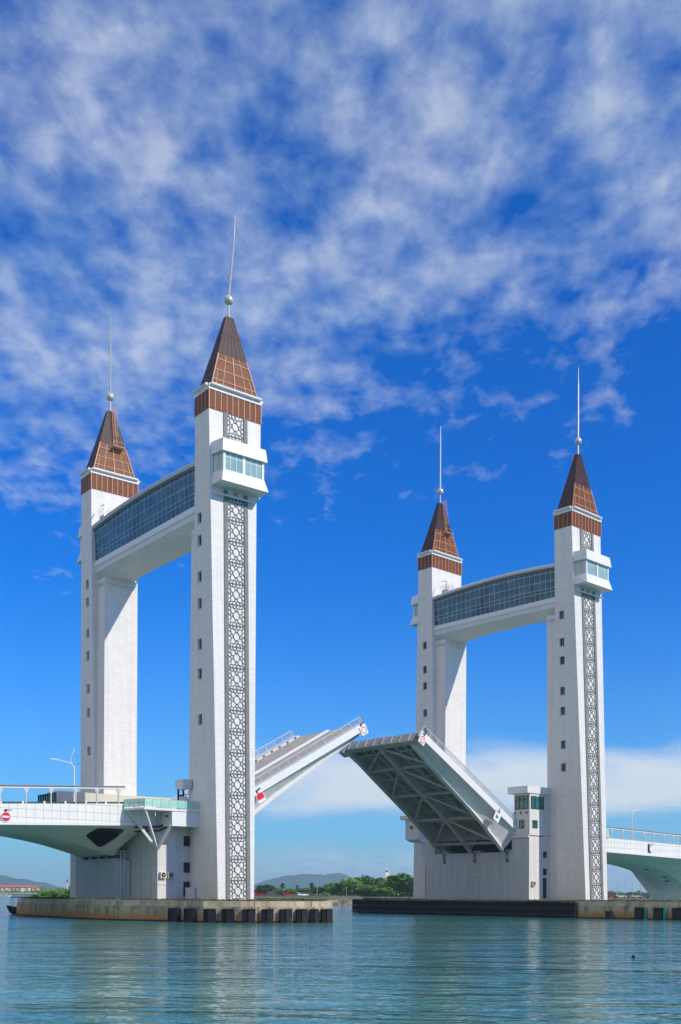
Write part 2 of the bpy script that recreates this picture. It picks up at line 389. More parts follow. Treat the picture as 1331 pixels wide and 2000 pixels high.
def tower(fr, cy, o, label, winz, winy, spire_lean=(0, 0), spire_cut=0.0, lean=0.0, trim=0.0, splay=0.0):
    P = lambda x, yo, z: (x, cy+o*yo, z)
    t = thing('bridge_tower', label, 'tower', fr, (0, cy, Z0), 'white bridge towers')
    # shaft, its road-side face cut by real window openings
    m = MB(); fl = lambda z: -sx(z, fr)
    yin = lambda z: YI+splay*(ZBAND-z)/(ZBAND-Z0)
    zs = [Z0]
    for z in winz: zs += [z-.74, z+.74]
    zs = sorted(zs)+[ZBAND]
    holes = [(z-.74, z+.74) for z in winz]
    cols = lambda z: [-yin(z), winy-.53, winy+.53, so_(z)]
    def q(*p): m.add(p, [tuple(range(len(p)))])
    for a, b in zip(zs, zs[1:]):
        ca, cb_ = cols(a), cols(b)
        for i in range(3):
            if i == 1 and any(abs(a-h0) < 1e-6 for h0, h1 in holes): continue
            q(P(fl(a), ca[i], a), P(fl(a), ca[i+1], a), P(fl(b), cb_[i+1], b), P(fl(b), cb_[i], b))
    for a, b in holes:
        d = .45; r = [P(fl(a), winy-.53, a), P(fl(a), winy+.53, a), P(fl(b), winy+.53, b), P(fl(b), winy-.53, b)]
        s_ = [(p[0]+d, p[1], p[2]) for p in r]
        for i in range(4): q(r[i], r[(i+1) % 4], s_[(i+1) % 4], s_[i])
    # the head steps out a little over the shaft on the channel side
    fr_ = lambda z: -fl(z)-(trim if z < 58.9 else 0)
    lv = [(Z0, fr_(Z0)), (59.0, -fl(59.0)-trim), (59.0, -fl(59.0)), (ZBAND, -fl(ZBAND))]
    for (a, xa), (b, xb) in zip(lv, lv[1:]):
        q(P(xa, -yin(a), a), P(xa, so_(a), a), P(xb, so_(b), b), P(xb, -yin(b), b))
        if b > a:
            q(P(fl(a), so_(a), a), P(xa, so_(a), a), P(xb, so_(b), b), P(fl(b), so_(b), b))
            q(P(fl(a), -yin(a), a), P(xa, -yin(a), a), P(xb, -yin(b), b), P(fl(b), -yin(b), b))
    shaft = m.build('shaft', M['tile'], t, fix=False)
    bm = bmesh.new(); bm.from_mesh(shaft.data); bmesh.ops.remove_doubles(bm, verts=bm.verts, dist=1e-4)
    bmesh.ops.recalc_face_normals(bm, faces=bm.faces)
    c = sum((f.calc_center_median().dot(f.normal)*0 + (f.normal.x if f.calc_center_median().x > 2.5*fr.wx else 0) for f in bm.faces))
    if c < 0: bmesh.ops.reverse_faces(bm, faces=bm.faces)
    bm.to_mesh(shaft.data); bm.free()
    for h0, h1 in holes:
        mb = MB(); x = fl(h0)+.43
        mb.box(x, x+.05, *sorted((cy+o*(winy-.53), cy+o*(winy+.53))), h0-.02, h1+.02)
        wn = mb.build('window', M['glassdark'], t)
        fb = MB()
        for yy in (-.53, 0, .53): fb.box(x-.05, x, cy+o*winy+yy*.92-.03, cy+o*winy+yy*.92+.03, h0, h1)
        fb.build('frame', M['blacksteel'], wn)
        MB().box(fl(h0)-.07, fl(h0)+.3, *sorted((cy+o*(winy-.6), cy+o*(winy+.6))), h0-.09, h0+.01).build('sill', M['white2'], wn)
    # inner column that carries the skywalk
    m = MB(); m.box(-3.0*fr.wx, 2.85*fr.wx, *sorted((cy-o*YI, cy-o*4.6)), Z0, 54.9); m.build('inner_column', M['tile'], t)
    lb = MB(); z = 54.0
    lb.tube(P(-2.6, -4.95, z), P(2.4, -4.95, z), .13, 8)
    for x in (-2.3, 0, 2.1): lb.bar(P(x, -4.6, z), P(x, -4.95, z), .06, .06)
    lb.build('light_tube', M['white2'], t); lb = MB()
    lb.tube(P(-3.4, -2.2, z), P(-3.4, -4.3, z), .13, 8); lb.bar(P(-3.0, -3.2, z), P(-3.4, -3.2, z), .06, .06)
    lb.build('light_tube', M['white2'], t); lb = MB()
    lb.tube(P(-3.6*fr.wx, 2.75, 58.05), P(3.5*fr.wx-trim, 2.75, 58.05), .15, 8)
    for x in (-3, 0, 2.6): lb.bar(P(x, 2.2, 58.05), P(x, 2.7, 58.05), .06, .06)
    lb.build('light_tube', M['white2'], t)
    # patterned outer face: two grey strips and the star screen between them
    def strip(x0, x1, za, zb, pr, mb):
        mb.hexa([P(x0, so_(za)-.05, za), P(x1, so_(za)-.05, za), P(x1, so_(za)+pr, za), P(x0, so_(za)+pr, za)],
                [P(x0, so_(zb)-.05, zb), P(x1, so_(zb)-.05, zb), P(x1, so_(zb)+pr, zb), P(x0, so_(zb)+pr, zb)])
    wxx = fr.wx
    for s in (-1, 1):
        mb = MB()
        for za, zb in ((Z0, 58.9), (64.9, ZBAND-.02)): strip(*sorted((s*1.33*wxx, s*1.93*wxx)), za, zb, .14, mb)
        mb.build('pilaster', M['pilaster'], t)
    mb = MB(); cw, ch = 2.66*wxx, 2.92
    def seg(x0, z0, x1, z1, wd):
        d = Vector((x1-x0, z1-z0)); L = d.length
        if L < 1e-4: return
        n = Vector((-d.y, d.x))/L*wd/2
        pts = [(x0+n.x, z0+n.y), (x0-n.x, z0-n.y), (x1-n.x, z1-n.y), (x1+n.x, z1+n.y)]
        mb.hexa([P(x, so_(z)-.02, z) for x, z in pts], [P(x, so_(z)+.075, z) for x, z in pts])
    ztop = ZBAND-.1
    k = 0
    while True:
        zc = ztop - ch*(k+.5)
        if zc+ch/2 < Z0: break
        vis = lambda z: (Z0 < z < 58.85) or (64.95 < z < ZBAND)
        for (x0, z0), (x1, z1) in ROS:
            a, b = zc+z0*ch, zc+z1*ch
            if not (vis(a) and vis(b)): continue
            seg(x0*cw*.98, a, x1*cw*.98, b, .088)
        zz = zc-ch/2
        for x, z in ((0, zz), ):
            if vis(z-.1) and vis(z+.1): seg(-cw/2, z, cw/2, z, .16)
        k += 1
    for s in (-1, 1):
        seg(s*cw/2*.985, Z0, s*cw/2*.985, 58.85, .06); seg(s*cw/2*.985, 64.95, s*cw/2*.985, ZBAND, .06)
    mb.build('star_screen', M['lattice'], t)
    # lookout cabin on the outer face
    def ringp(hw, hf, yw, yf, z): return [P(-hw, yw, z), P(hw, yw, z), P(hf, yf, z), P(-hf, yf, z)]
    u = fr.wx
    cab = MB().loft([ringp(3.95*u, 3.75*u, so_(59.2)-.1, 4.75, 59.15), ringp(3.75*u, 3.3*u, so_(60.9)-.1, 4.3, 60.85)]).build('lookout_cabin', M['white'], t)
    MB().loft([ringp(3.72*u, 3.2*u, so_(60.9)-.1, 4.16, 60.87), ringp(3.72*u, 3.2*u, so_(63.3)-.1, 4.16, 63.3)]).build('glazing', M['glassgreen'], cab)
    MB().loft([ringp(3.95*u, 3.62*u, so_(63.4)-.1, 4.62, 63.28), ringp(3.9*u, 3.42*u, so_(65)-.1, 4.4, 65.05)]).build('parapet', M['white'], cab)
    fm = MB()
    for x, ww in ((-3.12, .34), (0.0, .42), (3.12, .34), (-2.1, .07), (-1.15, .07), (1.15, .07), (2.1, .07)):
        fm.box(x*u-ww/2, x*u+ww/2, *sorted((cy+o*4.10, cy+o*(4.26 if ww > .1 else 4.20))), 60.8, 63.32)
    fm.box(-3.2*u, 3.2*u, *sorted((cy+o*4.1, cy+o*4.19)), 62.62, 62.69)
    for s in (-1, 1):
        e = lambda f_, z0, z1, wd: fm.hexa(*[[P(s*(3.72-.52*f_+dx)*u, so_(62)+(4.16-so_(62))*(f_+df), z) for dx, df in ((0, -wd), (0, wd), (.06, wd), (.06, -wd))] for z in (z0, z1)])
        e(.04, 60.8, 63.3, .05); e(.95, 60.8, 63.3, .06); e(.5, 60.8, 63.3, .018)
        fm.hexa(*[[P(s*3.74*u, so_(62), z), P(s*3.22*u, 4.16, z), P(s*3.26*u, 4.16, z), P(s*3.78*u, so_(62), z)] for z in (62.62, 62.69)])
    fm.build('window_frame', M['white'], cab)
    # crown: brown band, white gutter, louvred base and sheet-metal spire
    H = 4.2*fr.wx
    band = MB().box(-H-.03, H+.03, cy-1.93, cy+1.93, ZBAND, 72.35).build('crown_band', M['louvre'], t)
    sb = MB()
    for i in range(10):
        x = -H+2*H*i/9
        for s in (-1, 1): sb.box(x-.045, x+.045, cy+s*1.93-.05, cy+s*1.93+.05, ZBAND-.03, 72.3)
    for i in range(5):
        y = cy-1.93+3.86*i/4
        for s in (-1, 1): sb.box(s*(H+.03)-.04, s*(H+.03)+.04, y-.04, y+.04, ZBAND-.03, 72.3)
    sb.build('batten', M['seam'], band)
    lg = MB().box(-H-.1, H+.1, cy-2.02, cy+2.02, 72.3, 72.75).box(-H+.05, H-.05, cy-1.9, cy+1.9, 72.75, 73.15).build('gutter', M['white'], t)
    lt = MB()
    for s in (-1, 1): lt.tube((-H+.15, cy+s*2.22, 72.95), (H-.15, cy+s*2.22, 72.95), .21, 10)
    for s in (-1, 1): lt.tube((s*(H+.3), cy-1.75, 72.95), (s*(H+.3), cy+1.75, 72.95), .19, 10)
    for s in (-1, 1):
        for x in (-2.5, 2.5): lt.box(x-.05, x+.05, *sorted((cy+s*1.8, cy+s*2.3)), 72.7, 72.8)
        lt.box(*sorted((s*(H-.2), s*(H+.35))), cy-.06, cy+.06, 72.7, 72.8)
    lt.build('light_tube', M['white2'], lg)
    rh = lambda z: (3.85-(z-73.1)/(ZTOP-73.1)*3.28)*fr.wx
    ry_ = lambda z: 1.68-(z-73.1)/(ZTOP-73.1)*1.38
    rr = lambda z: [(-rh(z), cy-ry_(z), z), (rh(z), cy-ry_(z), z), (rh(z), cy+ry_(z), z), (-rh(z), cy+ry_(z), z)]
    lo = MB().loft([rr(73.15), rr(ZROOF)]).build('louvred_roof', M['louvre'], t)
    fb = MB()
    for s in (-1, 1):
        pt = lambda f_, z: (f_*rh(z), cy+s*(ry_(z)+.03), z)
        for f_, w_ in ((-.97, .16), (0, .2), (.97, .16)): fb.bar(pt(f_, 73.15), pt(f_, ZROOF), w_, .12)
        for f_ in (-.5, .5): fb.bar(pt(f_, 73.15), pt(f_*.9, ZROOF), .06, .07)
        for x in (-.78, .78): fb.bar(pt(x, 73.15), pt(x*1.05, 75.4), .05, .07)
        for z in (74.1, 75.6, 77.2): fb.bar(pt(-.97, z), pt(.97, z), .12, .09)
    fb.build('batten', M['seam'], lo)
    # sheet metal: upper roof; same dark colour below paints the shade of the narrow end faces
    up = MB().loft([rr(ZROOF), rr(ZTOP)])
    for s in (-1, 1):
        a, b = 73.15, ZROOF
        up.hexa(*[[(s*(rh(z)-.02), cy-ry_(z), z), (s*(rh(z)-.02), cy+ry_(z), z), (s*(rh(z)+.04), cy+ry_(z)+.01, z), (s*(rh(z)+.04), cy-ry_(z)-.01, z)] for z in (a, b)])
    ur = up.build('metal_roof_shaded_ends', M['roofmetal'], t)
    sm = MB()
    for s in (-1, 1):
        for f_ in (-.98, -.66, -.33, 0, .33, .66, .98):
            sm.bar((f_*rh(ZROOF), cy+s*(ry_(ZROOF)+.01), ZROOF), (f_*rh(ZTOP), cy+s*(ry_(ZTOP)+.01), ZTOP), .05, .07)
        z = 81.2; sm.bar((-rh(z), cy+s*(ry_(z)+.01), z), (rh(z), cy+s*(ry_(z)+.01), z), .05, .05)
    sm.build('roof_seam', M['roofmetal'], ur)
    zt = 100.1-spire_cut
    sp = MB().tube((0, cy, ZTOP-.05), (0, cy, 86.6), .17, 10, .13)
    sp.tube((0, cy, 86.6), (spire_lean[0], cy+spire_lean[1], zt-3), .15, 8, .11)
    sp.tube((spire_lean[0], cy+spire_lean[1], zt-3), (spire_lean[0]*1.15, cy+spire_lean[1]*1.15, zt), .07, 6, .03)
    spo = sp.build('spire', M['steel'], t)
    MB().ball((0, cy, 86.55), .66, 24, 14).build('finial_ball', M['steel'], spo, smooth=True)
    # caged ladder on the inner slope
    ld = MB(); s = -o
    pt = lambda x, z, e=0.0: (x, cy+s*(ry_(z)+.25+e), z)
    for x in (.1, .62):
        ld.bar(pt(x, ZROOF-.3), pt(x, ZTOP+.5), .06, .06)
        ld.bar(pt(x, ZROOF+1.5, .65), pt(x, ZTOP+.5, .65), .04, .04)
    z = ZROOF
    while z < ZTOP+.4: ld.bar(pt(.1, z), pt(.62, z), .04, .04); z += .38
    z = ZROOF+1.5
    while z < ZTOP+.5:
        ld.path([pt(.1, z), pt(-.05, z, .4), pt(.1, z, .68), pt(.62, z, .68), pt(.77, z, .4), pt(.62, z)], .025, 4); z += .62
    ld.box(-.3, 1.7, *sorted((cy+s*(ry_(ZROOF)-.1), cy+s*(ry_(ZROOF)+1.15))), ZROOF-.42, ZROOF-.32)
    for x in (-.3, 1.7): ld.bar(pt(x, ZROOF-.35, .7), pt(x, ZROOF+.5, .75), .04, .04)
    ld.bar(pt(-.3, ZROOF+.5, .7), pt(1.7, ZROOF+.5, .7), .04, .04)
    ld.build('ladder', M['seam'], t)
    # the shafts are not quite plumb: shift everything below the crown along x
    if lean:
        todo = list(t.children)
        while todo:
            o_ = todo.pop(); todo += list(o_.children)
            for v in o_.data.vertices:
                dz = ZBAND-Z0-v.co.z
                if dz > 0: v.co.x += lean*dz/(ZBAND-Z0)
    return t

WL = [55.4, 52.3, 47.3, 43.6, 38.0, 33.9, 27.6]
WL2 = [54.5, 51.5, 46.4, 42.7, 37.3, 33.3, 27.0]
WR = [54.2, 49.3, 46.0, 40.5, 36.9, 30.8, 26.7]
tower(LF, 0, -1, 'tallest looking white tower with star screen, nearest, left of the raised road', WL, -.75, (.75, -.2), 1.4, lean=-.45, trim=.6, splay=.9)
tower(LF, LF.A, 1, 'white tower behind the nearest one, at the far side of the left skywalk', WL2, -.0)
tower(RF, 0, -1, 'white tower with star screen on the right bank pier, beside the control house', WR, -.55, lean=.85, splay=.5)
tower(RF, RF.A, 1, 'white tower rising behind the raised right road leaf', WR, .25)

# ------------------------------------------------------------------ skywalks
def skywalk(fr, label):
    A = fr.A; y0, y1 = YI, A-YI; mid = A/2; hl = (y1-y0)/2; u = fr.wx
    t = thing('skywalk', label, 'skywalk', fr, (0, mid, 54.9), 'glazed skywalks between towers')
    N = 24; ys = [y0+(y1-y0)*i/N for i in range(N+1)]
    arch = lambda y: 1-((y-mid)/hl)**2
    zt = lambda y: 63.0+.65*arch(y)          # top of glass
    zb = lambda y: 57.7                      # foot of glass
    zs = lambda y: 54.85+1.15*max(0, 1-(abs(y-mid)/(hl-2.7))**2) if abs(y-mid) < hl-2.7 else 54.85
    XT, XB = 3.62*u, 3.32*u
    m = MB(); m.loft([[(-XB-.12, y, zb(y)), (-XB-.12, y, 56.0+.1*arch(y)), (-2.2*u, y, zs(y)), (2.2*u, y, zs(y)), (XB+.12, y, 56.0+.1*arch(y)), (XB+.12, y, zb(y))] for y in ys])
    m.build('floor_beam', M['white2'], t)
    for s in (-1, 1): MB().loft([[(s*(XB+.12), y, zb(y)+.1), (s*(XB+.3), y, zb(y)+.1), (s*(XB+.3), y, zb(y)-.75), (s*(XB+.12), y, zb(y)-.85)] for y in ys]).build('fascia', M['white'], t)
    for s in (-1, 1):
        g = MB().loft([[(s*XB, y, zb(y)+.02), (s*(XB-.1), y, zb(y)+.02), (s*(XT-.1), y, zt(y)), (s*XT, y, zt(y))] for y in ys]).build('glazing', M['glassblue'], t)
        mu = MB(); n = 25
        P = lambda y, f, e=.03: (s*(XB+(XT-XB)*f+e), y, zb(y)+(zt(y)-zb(y))*f)
        for i in range(n+1):
            y = y0+.06+(y1-y0-.12)*i/n; mu.bar(P(y, 0), P(y, 1), .065, .075)
        for f in (0.005, .25, .37, .61, .88, .995):
            for a, b in zip(ys, ys[1:]): mu.bar(P(a, f), P(b, f), .06, .075)
        mu.build('mullion', M['galv'], g)
    # two vents opened in the near glazing, pale panels here and there
    rf = MB().loft([[(-4.0*u, y, zt(y)+.12), (4.0*u, y, zt(y)+.12), (4.0*u, y, zt(y)+.42), (3.2*u, y, zt(y)+1.05), (0, y, zt(y)+1.35), (-3.2*u, y, zt(y)+1.05), (-4.0*u, y, zt(y)+.42)] for y in ys])
    ro = rf.build('roof', M['greyroof'], t)
    for s in (-1, 1):
        gt = MB(); so2 = MB()
        for a, b in zip(ys, ys[1:]):
            gt.tube((s*4.02*u, a, zt(a)+.5), (s*4.02*u, b, zt(b)+.5), .13, 6)
            so2.bar((s*3.72*u, a, zt(a)-.08), (s*3.72*u, b, zt(b)-.08), .22, .16)
        gt.build('gutter', M['white'], ro); so2.build('eaves_strip', M['pilaster'], ro)
    # window cleaning cradle parked on the roof by the far tower
    c = MB(); yc = A-YI-2.2; z = zt(yc)+1.0
    c.box(-3.6, -2.6, yc-1.3, yc+.3, z, z+.55)
    for x in (-3.7, -2.5):
        for i in range(4): c.bar((x, yc-1.6+i*.75, z+.2), (x, yc-1.6+i*.75, z+1.5), .05, .05)
        for h in (.8, 1.15, 1.5): c.bar((x, yc-1.6, z+h), (x, yc+.65, z+h), .04, .04)
    for i in range(5): c.bar((-1.6+i*.7, yc-.7, z), (-1.6+i*.7, yc-.7, z+1.5), .05, .05)
    for h in (.7, 1.1, 1.5): c.bar((-1.6, yc-.7, z+h), (1.2, yc-.7, z+h), .04, .04)
    c.bar((-3.1, yc-.5, z+.5), (-3.1, yc-.5, z+2.4), .1, .1); c.bar((-3.1, yc-.5, z+2.4), (-3.1, yc+.9, z+2.5), .12, .12)
    c.build('cleaning_cradle', M['galv'], ro)
    return t
skywalk(LF, 'glazed skywalk with arched underside joining the two left towers')
skywalk(RF, 'smaller looking glazed skywalk joining the two right towers')

# ------------------------------------------------------------------ pier islands
def ring_of(poly, inset):
    c = Vector((sum(p[0] for p in poly)/len(poly), sum(p[1] for p in poly)/len(poly)))
    out = []
    for p in poly:
        d = Vector(p)-c; out.append(tuple(c+d*(1-inset/d.length)))
    return out
PL = [(-15.4, 38), (-16.6, 26), (-17.5, 12), (-17.4, 5), (-16.2, -1), (-13.2, -8), (-11.8, -14), (-8.5, -17.3), (-4, -19.5), (3, -20.8), (9, -12), (17, 2), (20, 12), (20, 30), (15, 41), (-11, 42)]
PR = [(-21.4, 35.5), (-24.6, 31), (-25.2, 10), (-24.8, -18), (-23.4, -25), (-22.5, -34), (-17, -43), (0, -49), (20, -41), (25, -10), (25, 34), (18, 42), (-15, 42)]
def pier(fr, poly, label):
    t = thing('pier_island', label, 'bridge pier', fr, (0, 5, -1.0), 'concrete pier islands')
    MB().poly_z(poly, -1.0, 1.95).build('pier_wall', M['pier'], t)
    MB().poly_z(ring_of(poly, .22), 1.95, PZ-.06).build('coping', M['coping'], t)
    return t
pier(LF, PL, 'streaked concrete pier island under the left towers, with black fenders')
pier(RF, PR, 'long concrete pier island under the right towers, black timber front')
for fr, poly, nm in ((LF, PL, 'L'), (RF, PR, 'R')):
    r = ring_of(poly, 1.2)
    g = MB(); g.hexa([(x, y, PZ-.1) for x, y in r], [(x, y, PZ+.015+.02*rnd.random()) for x, y in ring_of(poly, 1.5)])
    n = len(r)
    for i in range(2600):
        k_ = rnd.randrange(n); a, b = Vector(r[k_]), Vector(r[(k_+1) % n]); f = rnd.random()
        if (b-a).length*rnd.random() < 3: f = rnd.random()
        p = a.lerp(b, f); c = Vector((0, 8)); p = p+(c-p).normalized()*abs(rnd.gauss(.5, .7))
        h = rnd.uniform(.06, .24); an = rnd.random()*3.14; wd = rnd.uniform(.08, .25)
        dx, dy = math.cos(an)*wd, math.sin(an)*wd
        g.add([(p.x-dx, p.y-dy, PZ-.02), (p.x+dx, p.y+dy, PZ-.02), (p.x+dx*.4+rnd.uniform(-.1, .1), p.y+dy*.4, PZ+h)], [(0, 1, 2)])
    go = g.build('grass', M['grass'], None, fr, (0, 0, PZ), fix=False)
    tag(go, 'short dry grass on top of the %s pier island' % ('left' if nm == 'L' else 'right'), 'grass', None, 'stuff')

# ------------------------------------------------------------------ abutment blocks
def wall_poly_hole_x(mb, x, thick, outer, holes):
    """wall in the plane x with rectangular holes (y0,y1,z0,z1); outer likewise"""
    ys = sorted({outer[0], outer[1]} | {v for h in holes for v in h[:2]}); zs = sorted({outer[2], outer[3]} | {v for h in holes for v in h[2:]})
    for a, b in zip(ys, ys[1:]):
        for c, d in zip(zs, zs[1:]):
            if any(h[0] <= a and b <= h[1] and h[2] <= c and d <= h[3] for h in holes): continue
            mb.add([(x, a, c), (x, b, c), (x, b, d), (x, a, d)], [(0, 1, 2, 3)])
    for h in holes:
        q = [(h[0], h[2]), (h[1], h[2]), (h[1], h[3]), (h[0], h[3])]
        for i in range(4):
            (ya, za), (yb, zb) = q[i], q[(i+1) % 4]
            if (za == zb and (za in (outer[3],))): continue
            mb.add([(x, ya, za), (x, yb, zb), (x+thick, yb, zb), (x+thick, ya, za)], [(0, 1, 2, 3)])

def abutment(fr, label, slot):
    A = fr.A; y0, y1 = 4.15, A-4.15
    t = thing('bridge_abutment', label, 'abutment', fr, (0, A/2, PZ), 'abutment blocks between the towers')
    ch = slot       # +1 channel on the +x side, -1 on the -x side
    c = A/2; zt = 14.2; xf = (8.5 if ch < 0 else 7.1)*ch; th = -1.2*ch
    m = MB()
    holes = [(8.1 if ch < 0 else c-9.8, 27.05 if ch < 0 else c+9.8, 11.45, zt)]
    for yg in GIRD(fr): holes.append((yg-.45, yg+.45, 9.55, 11.45))
    wall_poly_hole_x(m, xf, th, (y0, y1, PZ, zt), holes)
    m.build('channel_wall', M['wallgrey'], t)
    xo = -8.5*ch
    m = MB()
    for yy in (y0, y1): m.add([(xf, yy, PZ), (xo, yy, PZ), (xo, yy, zt), (xf, yy, zt)], [(0, 1, 2, 3)])
    m.add([(xo, y0, PZ), (xo, y1, PZ), (xo, y1, zt), (xo, y0, zt)], [(0, 1, 2, 3)])
    m.add([(xo, y0, zt), (xo, y1, zt), (xf-4*ch, y1, zt), (xf-4*ch, y0, zt)], [(0, 1, 2, 3)])
    m.build('side_wall', M['render'], t)
    u_ = MB()
    for yy in (y0+.02, y1-.52): u_.box(*sorted((xo, 0)), yy, yy+.5, zt-.02, 14.77)
    u_.build('upstand', M['render'], t)
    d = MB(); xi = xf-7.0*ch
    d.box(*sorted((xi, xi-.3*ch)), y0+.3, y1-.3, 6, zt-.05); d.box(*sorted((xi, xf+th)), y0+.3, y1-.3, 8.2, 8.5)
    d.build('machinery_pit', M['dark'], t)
    tr = MB()
    for yg in GIRD(fr):
        tr.box(*sorted((xf-2.2*ch, xf-.5*ch)), yg-.8, yg+.8, 10.2, 11.9)
    tr.build('trunnion_block', M['girder'], t)
    # service ledge and vertical pipes
    lp = MB()
    lp.box(*sorted((xf+.25*ch, xf-.1*ch)), y0, 8.05 if ch < 0 else y0+2, zt-.25, zt+.15)
    lp.build('ledge', M['white2'], t)
    pp = MB(); xx = xo+(-.1*ch if ch < 0 else -.1)
    if ch > 0:
        for y in (9.2, 6.0): pp.tube((xo-.12, y, PZ), (xo-.12, y, 12.2), .07, 6)
        pp.tube((-7.0, y0-.1, 7.2), (-7.0, y0-.1, 11.2), .05, 6); pp.box(-8.4, -3.4, y0-.09, y0-.02, 4.75, 4.85)
    else:
        for y in (18.6, 13.0, 29.6): pp.tube((xf-.1, y, PZ), (xf-.1, y, 9.3), .06, 6)
        pp.box(xf-.05, xf-.01, 12.5, 20.5, 7.28, 7.40)
    pp.build('pipe', M['white2'], t)
    return t
def GIRD(fr):
    c = fr.A/2
    return (c-7.7, c, c+7.7)
abutment(LF, 'pale block between the left towers behind the viaduct end', 1)
abutment(RF, 'large grey block with a dark slot under the raised right road leaf', -1)
# the narrow slits beside the near towers
for fr, zs, lab in ((LF, ((11.6, 10.2), (7.9, 6.5), (5.2, 3.2)), 'left'), (RF, ((11.5, 10.4), (8.4, 7.2), (6.7, 3.0)), 'right')):
    t = thing('stair_shaft', 'narrow service stair wall with dark openings beside the %s near tower' % lab, 'stair shaft', fr, (-3.4, 4.4, PZ))
    MB().box(-3.5, -2.9, 4.62, 5.6, PZ, 14.1).build('stair_wall', M['render'], t)
    for a, b in zs: MB().box(-4.4, -3.5, 4.02, 4.14, b, a).build('opening', M['dark'], t)

# ------------------------------------------------------------------ control house, pavilion, service buildings
def window_x(mbf, par, x, y0, y1, z0, z1, n, s=-1):
    g = MB().box(*sorted((x, x+s*.03)), y0, y1, z0, z1).build('window', M['glassteal'], par)
    f = MB(); d = s*.09
    for i in range(n+1):
        y = y0+(y1-y0)*i/n; f.box(*sorted((x+s*.01, x+d)), y-.06, y+.06, z0-.06, z1+.06)
    for z in (z0, z1, z0+(z1-z0)*.72): f.box(*sorted((x+s*.01, x+d*.95)), y0, y1, z-.05, z+.05)
    f.build('frame', M['blacksteel'], g)
def window_y(par, y, x0, x1, z0, z1, n, s=-1):
    g = MB().box(x0, x1, *sorted((y, y+s*.03)), z0, z1).build('window', M['glassteal'], par)
    f = MB(); d = s*.09
    for i in range(n+1):
        x = x0+(x1-x0)*i/n; f.box(x-.06, x+.06, *sorted((y+s*.01, y+d)), z0-.06, z1+.06)
    for z in (z0, z1, z0+(z1-z0)*.72): f.box(x0, x1, *sorted((y+s*.01, y+d*.95)), z-.05, z+.05)
    f.build('frame', M['blacksteel'], g)
t = thing('control_house', 'small white control house with teal windows beside the right near tower', 'control house', RF, (-6.2, 6, 14.4))
MB().box(-8.55, -2.2, 4.08, 7.6, 14.35, 21.95).build('wall', M['render'], t)
MB().hexa([(-9.4, 3.9, 21.95), (-2.2, 3.9, 21.95), (-2.2, 8.4, 21.95), (-9.4, 8.4, 21.95)], [(-9.5, 3.8, 23.2), (-2.2, 3.8, 23.2), (-2.2, 8.4, 23.2), (-9.5, 8.4, 23.2)]).build('roof', M['white'], t)
window_x(None, t, -8.56, 4.4, 7.2, 19.15, 21.45, 3); window_x(None, t, -8.56, 5.3, 6.3, 15.7, 17.1, 2)
window_y(t, 4.07, -8.1, -5.8, 19.2, 21.4, 2); window_y(t, 4.07, -5.45, -4.5, 19.2, 21.4, 1); window_y(t, 4.07, -7.65, -6.3, 15.75, 17.05, 2)
lm = MB()
for y in (4.7, 6.0, 7.3): lm.box(-8.8, -8.56, y-.1, y+.1, 18.3, 18.6)
lm.build('wall_lamp', M['blacksteel'], t)

t = thing('bridge_pavilion', 'square white cabin with flat roof hanging beyond the raised right leaf', 'pavilion', RF, (-6, 33, 14.4))
MB().box(-8.6, -3.4, 31.4, 35.1, 14.5, 18.55).build('wall', M['render'], t)
MB().box(-9.0, -3.3, 30.8, 36.2, 18.55, 19.35).build('roof', M['white2'], t)
MB().loft([[(-8.0, 31.0, 14.0), (-3.5, 31.0, 14.0), (-3.5, 34.2, 14.0), (-8.0, 34.2, 14.0)], [(-8.5, 31.4, 14.5), (-3.4, 31.4, 14.5), (-3.4, 35.0, 14.5), (-8.5, 35.0, 14.5)]]).build('base_slab', M['white2'], t)
MB().box(-8.9, -8.6, 33.1, 33.5, 16.7, 17.2).build('camera', M['blacksteel'], t)

t = thing('plant_room', 'low beige building with dark louvred end on the left bridge deck', 'building', LF, (0, 31, 14.5))
MB().box(-12.6, 12, 28.8, 32.7, 14.3, 19.25).build('wall', tiled('beige_wall', (.62, .60, .47), (.42, .41, .33), 2.4, 1.6, streak=.04, offset=0), t)
MB().box(-12.5, -4.0, 32.72, 36, 14.3, 19.1).build('louvre_bay', M['galv'], t)
MB().box(-12.8, -12.62, 29.1, 35.7, 15.0, 18.9).build('louvre', M['glassdark'], t)
fb = MB()
for i in range(8): fb.box(-12.9, -12.8, 29.1+i*.93, 29.22+i*.93, 14.9, 19.0)
fb.box(-12.92, -12.8, 29.0, 35.8, 18.8, 19.0)
fb.build('louvre_frame', M['blacksteel'], t)

t = thing('equipment_canopy', 'small flat white canopy over equipment against the left near tower', 'canopy', LF, (-4.6, 5, 15.1))
MB().box(-5.0, -3.55, 3.4, 5.6, 18.2, 19.5).build('roof', M['white2'], t)
MB().box(-4.8, -4.6, 5.1, 5.3, 15.05, 18.2).box(-4.0, -3.8, 5.1, 5.3, 15.05, 18.2).box(-4.7, -4.1, 5.0, 5.5, 16.8, 17.5).build('post', M['blacksteel'], t)
MB().box(-4.9, -3.5, 4.5, 4.6, 15.05, 17.2).build('door', M['white'], t)
MB().bar((-4.9, 4.4, 17.35), (-3.5, 4.4, 17.5), .08, .08).build('lamp_arm', M['blacksteel'], t)

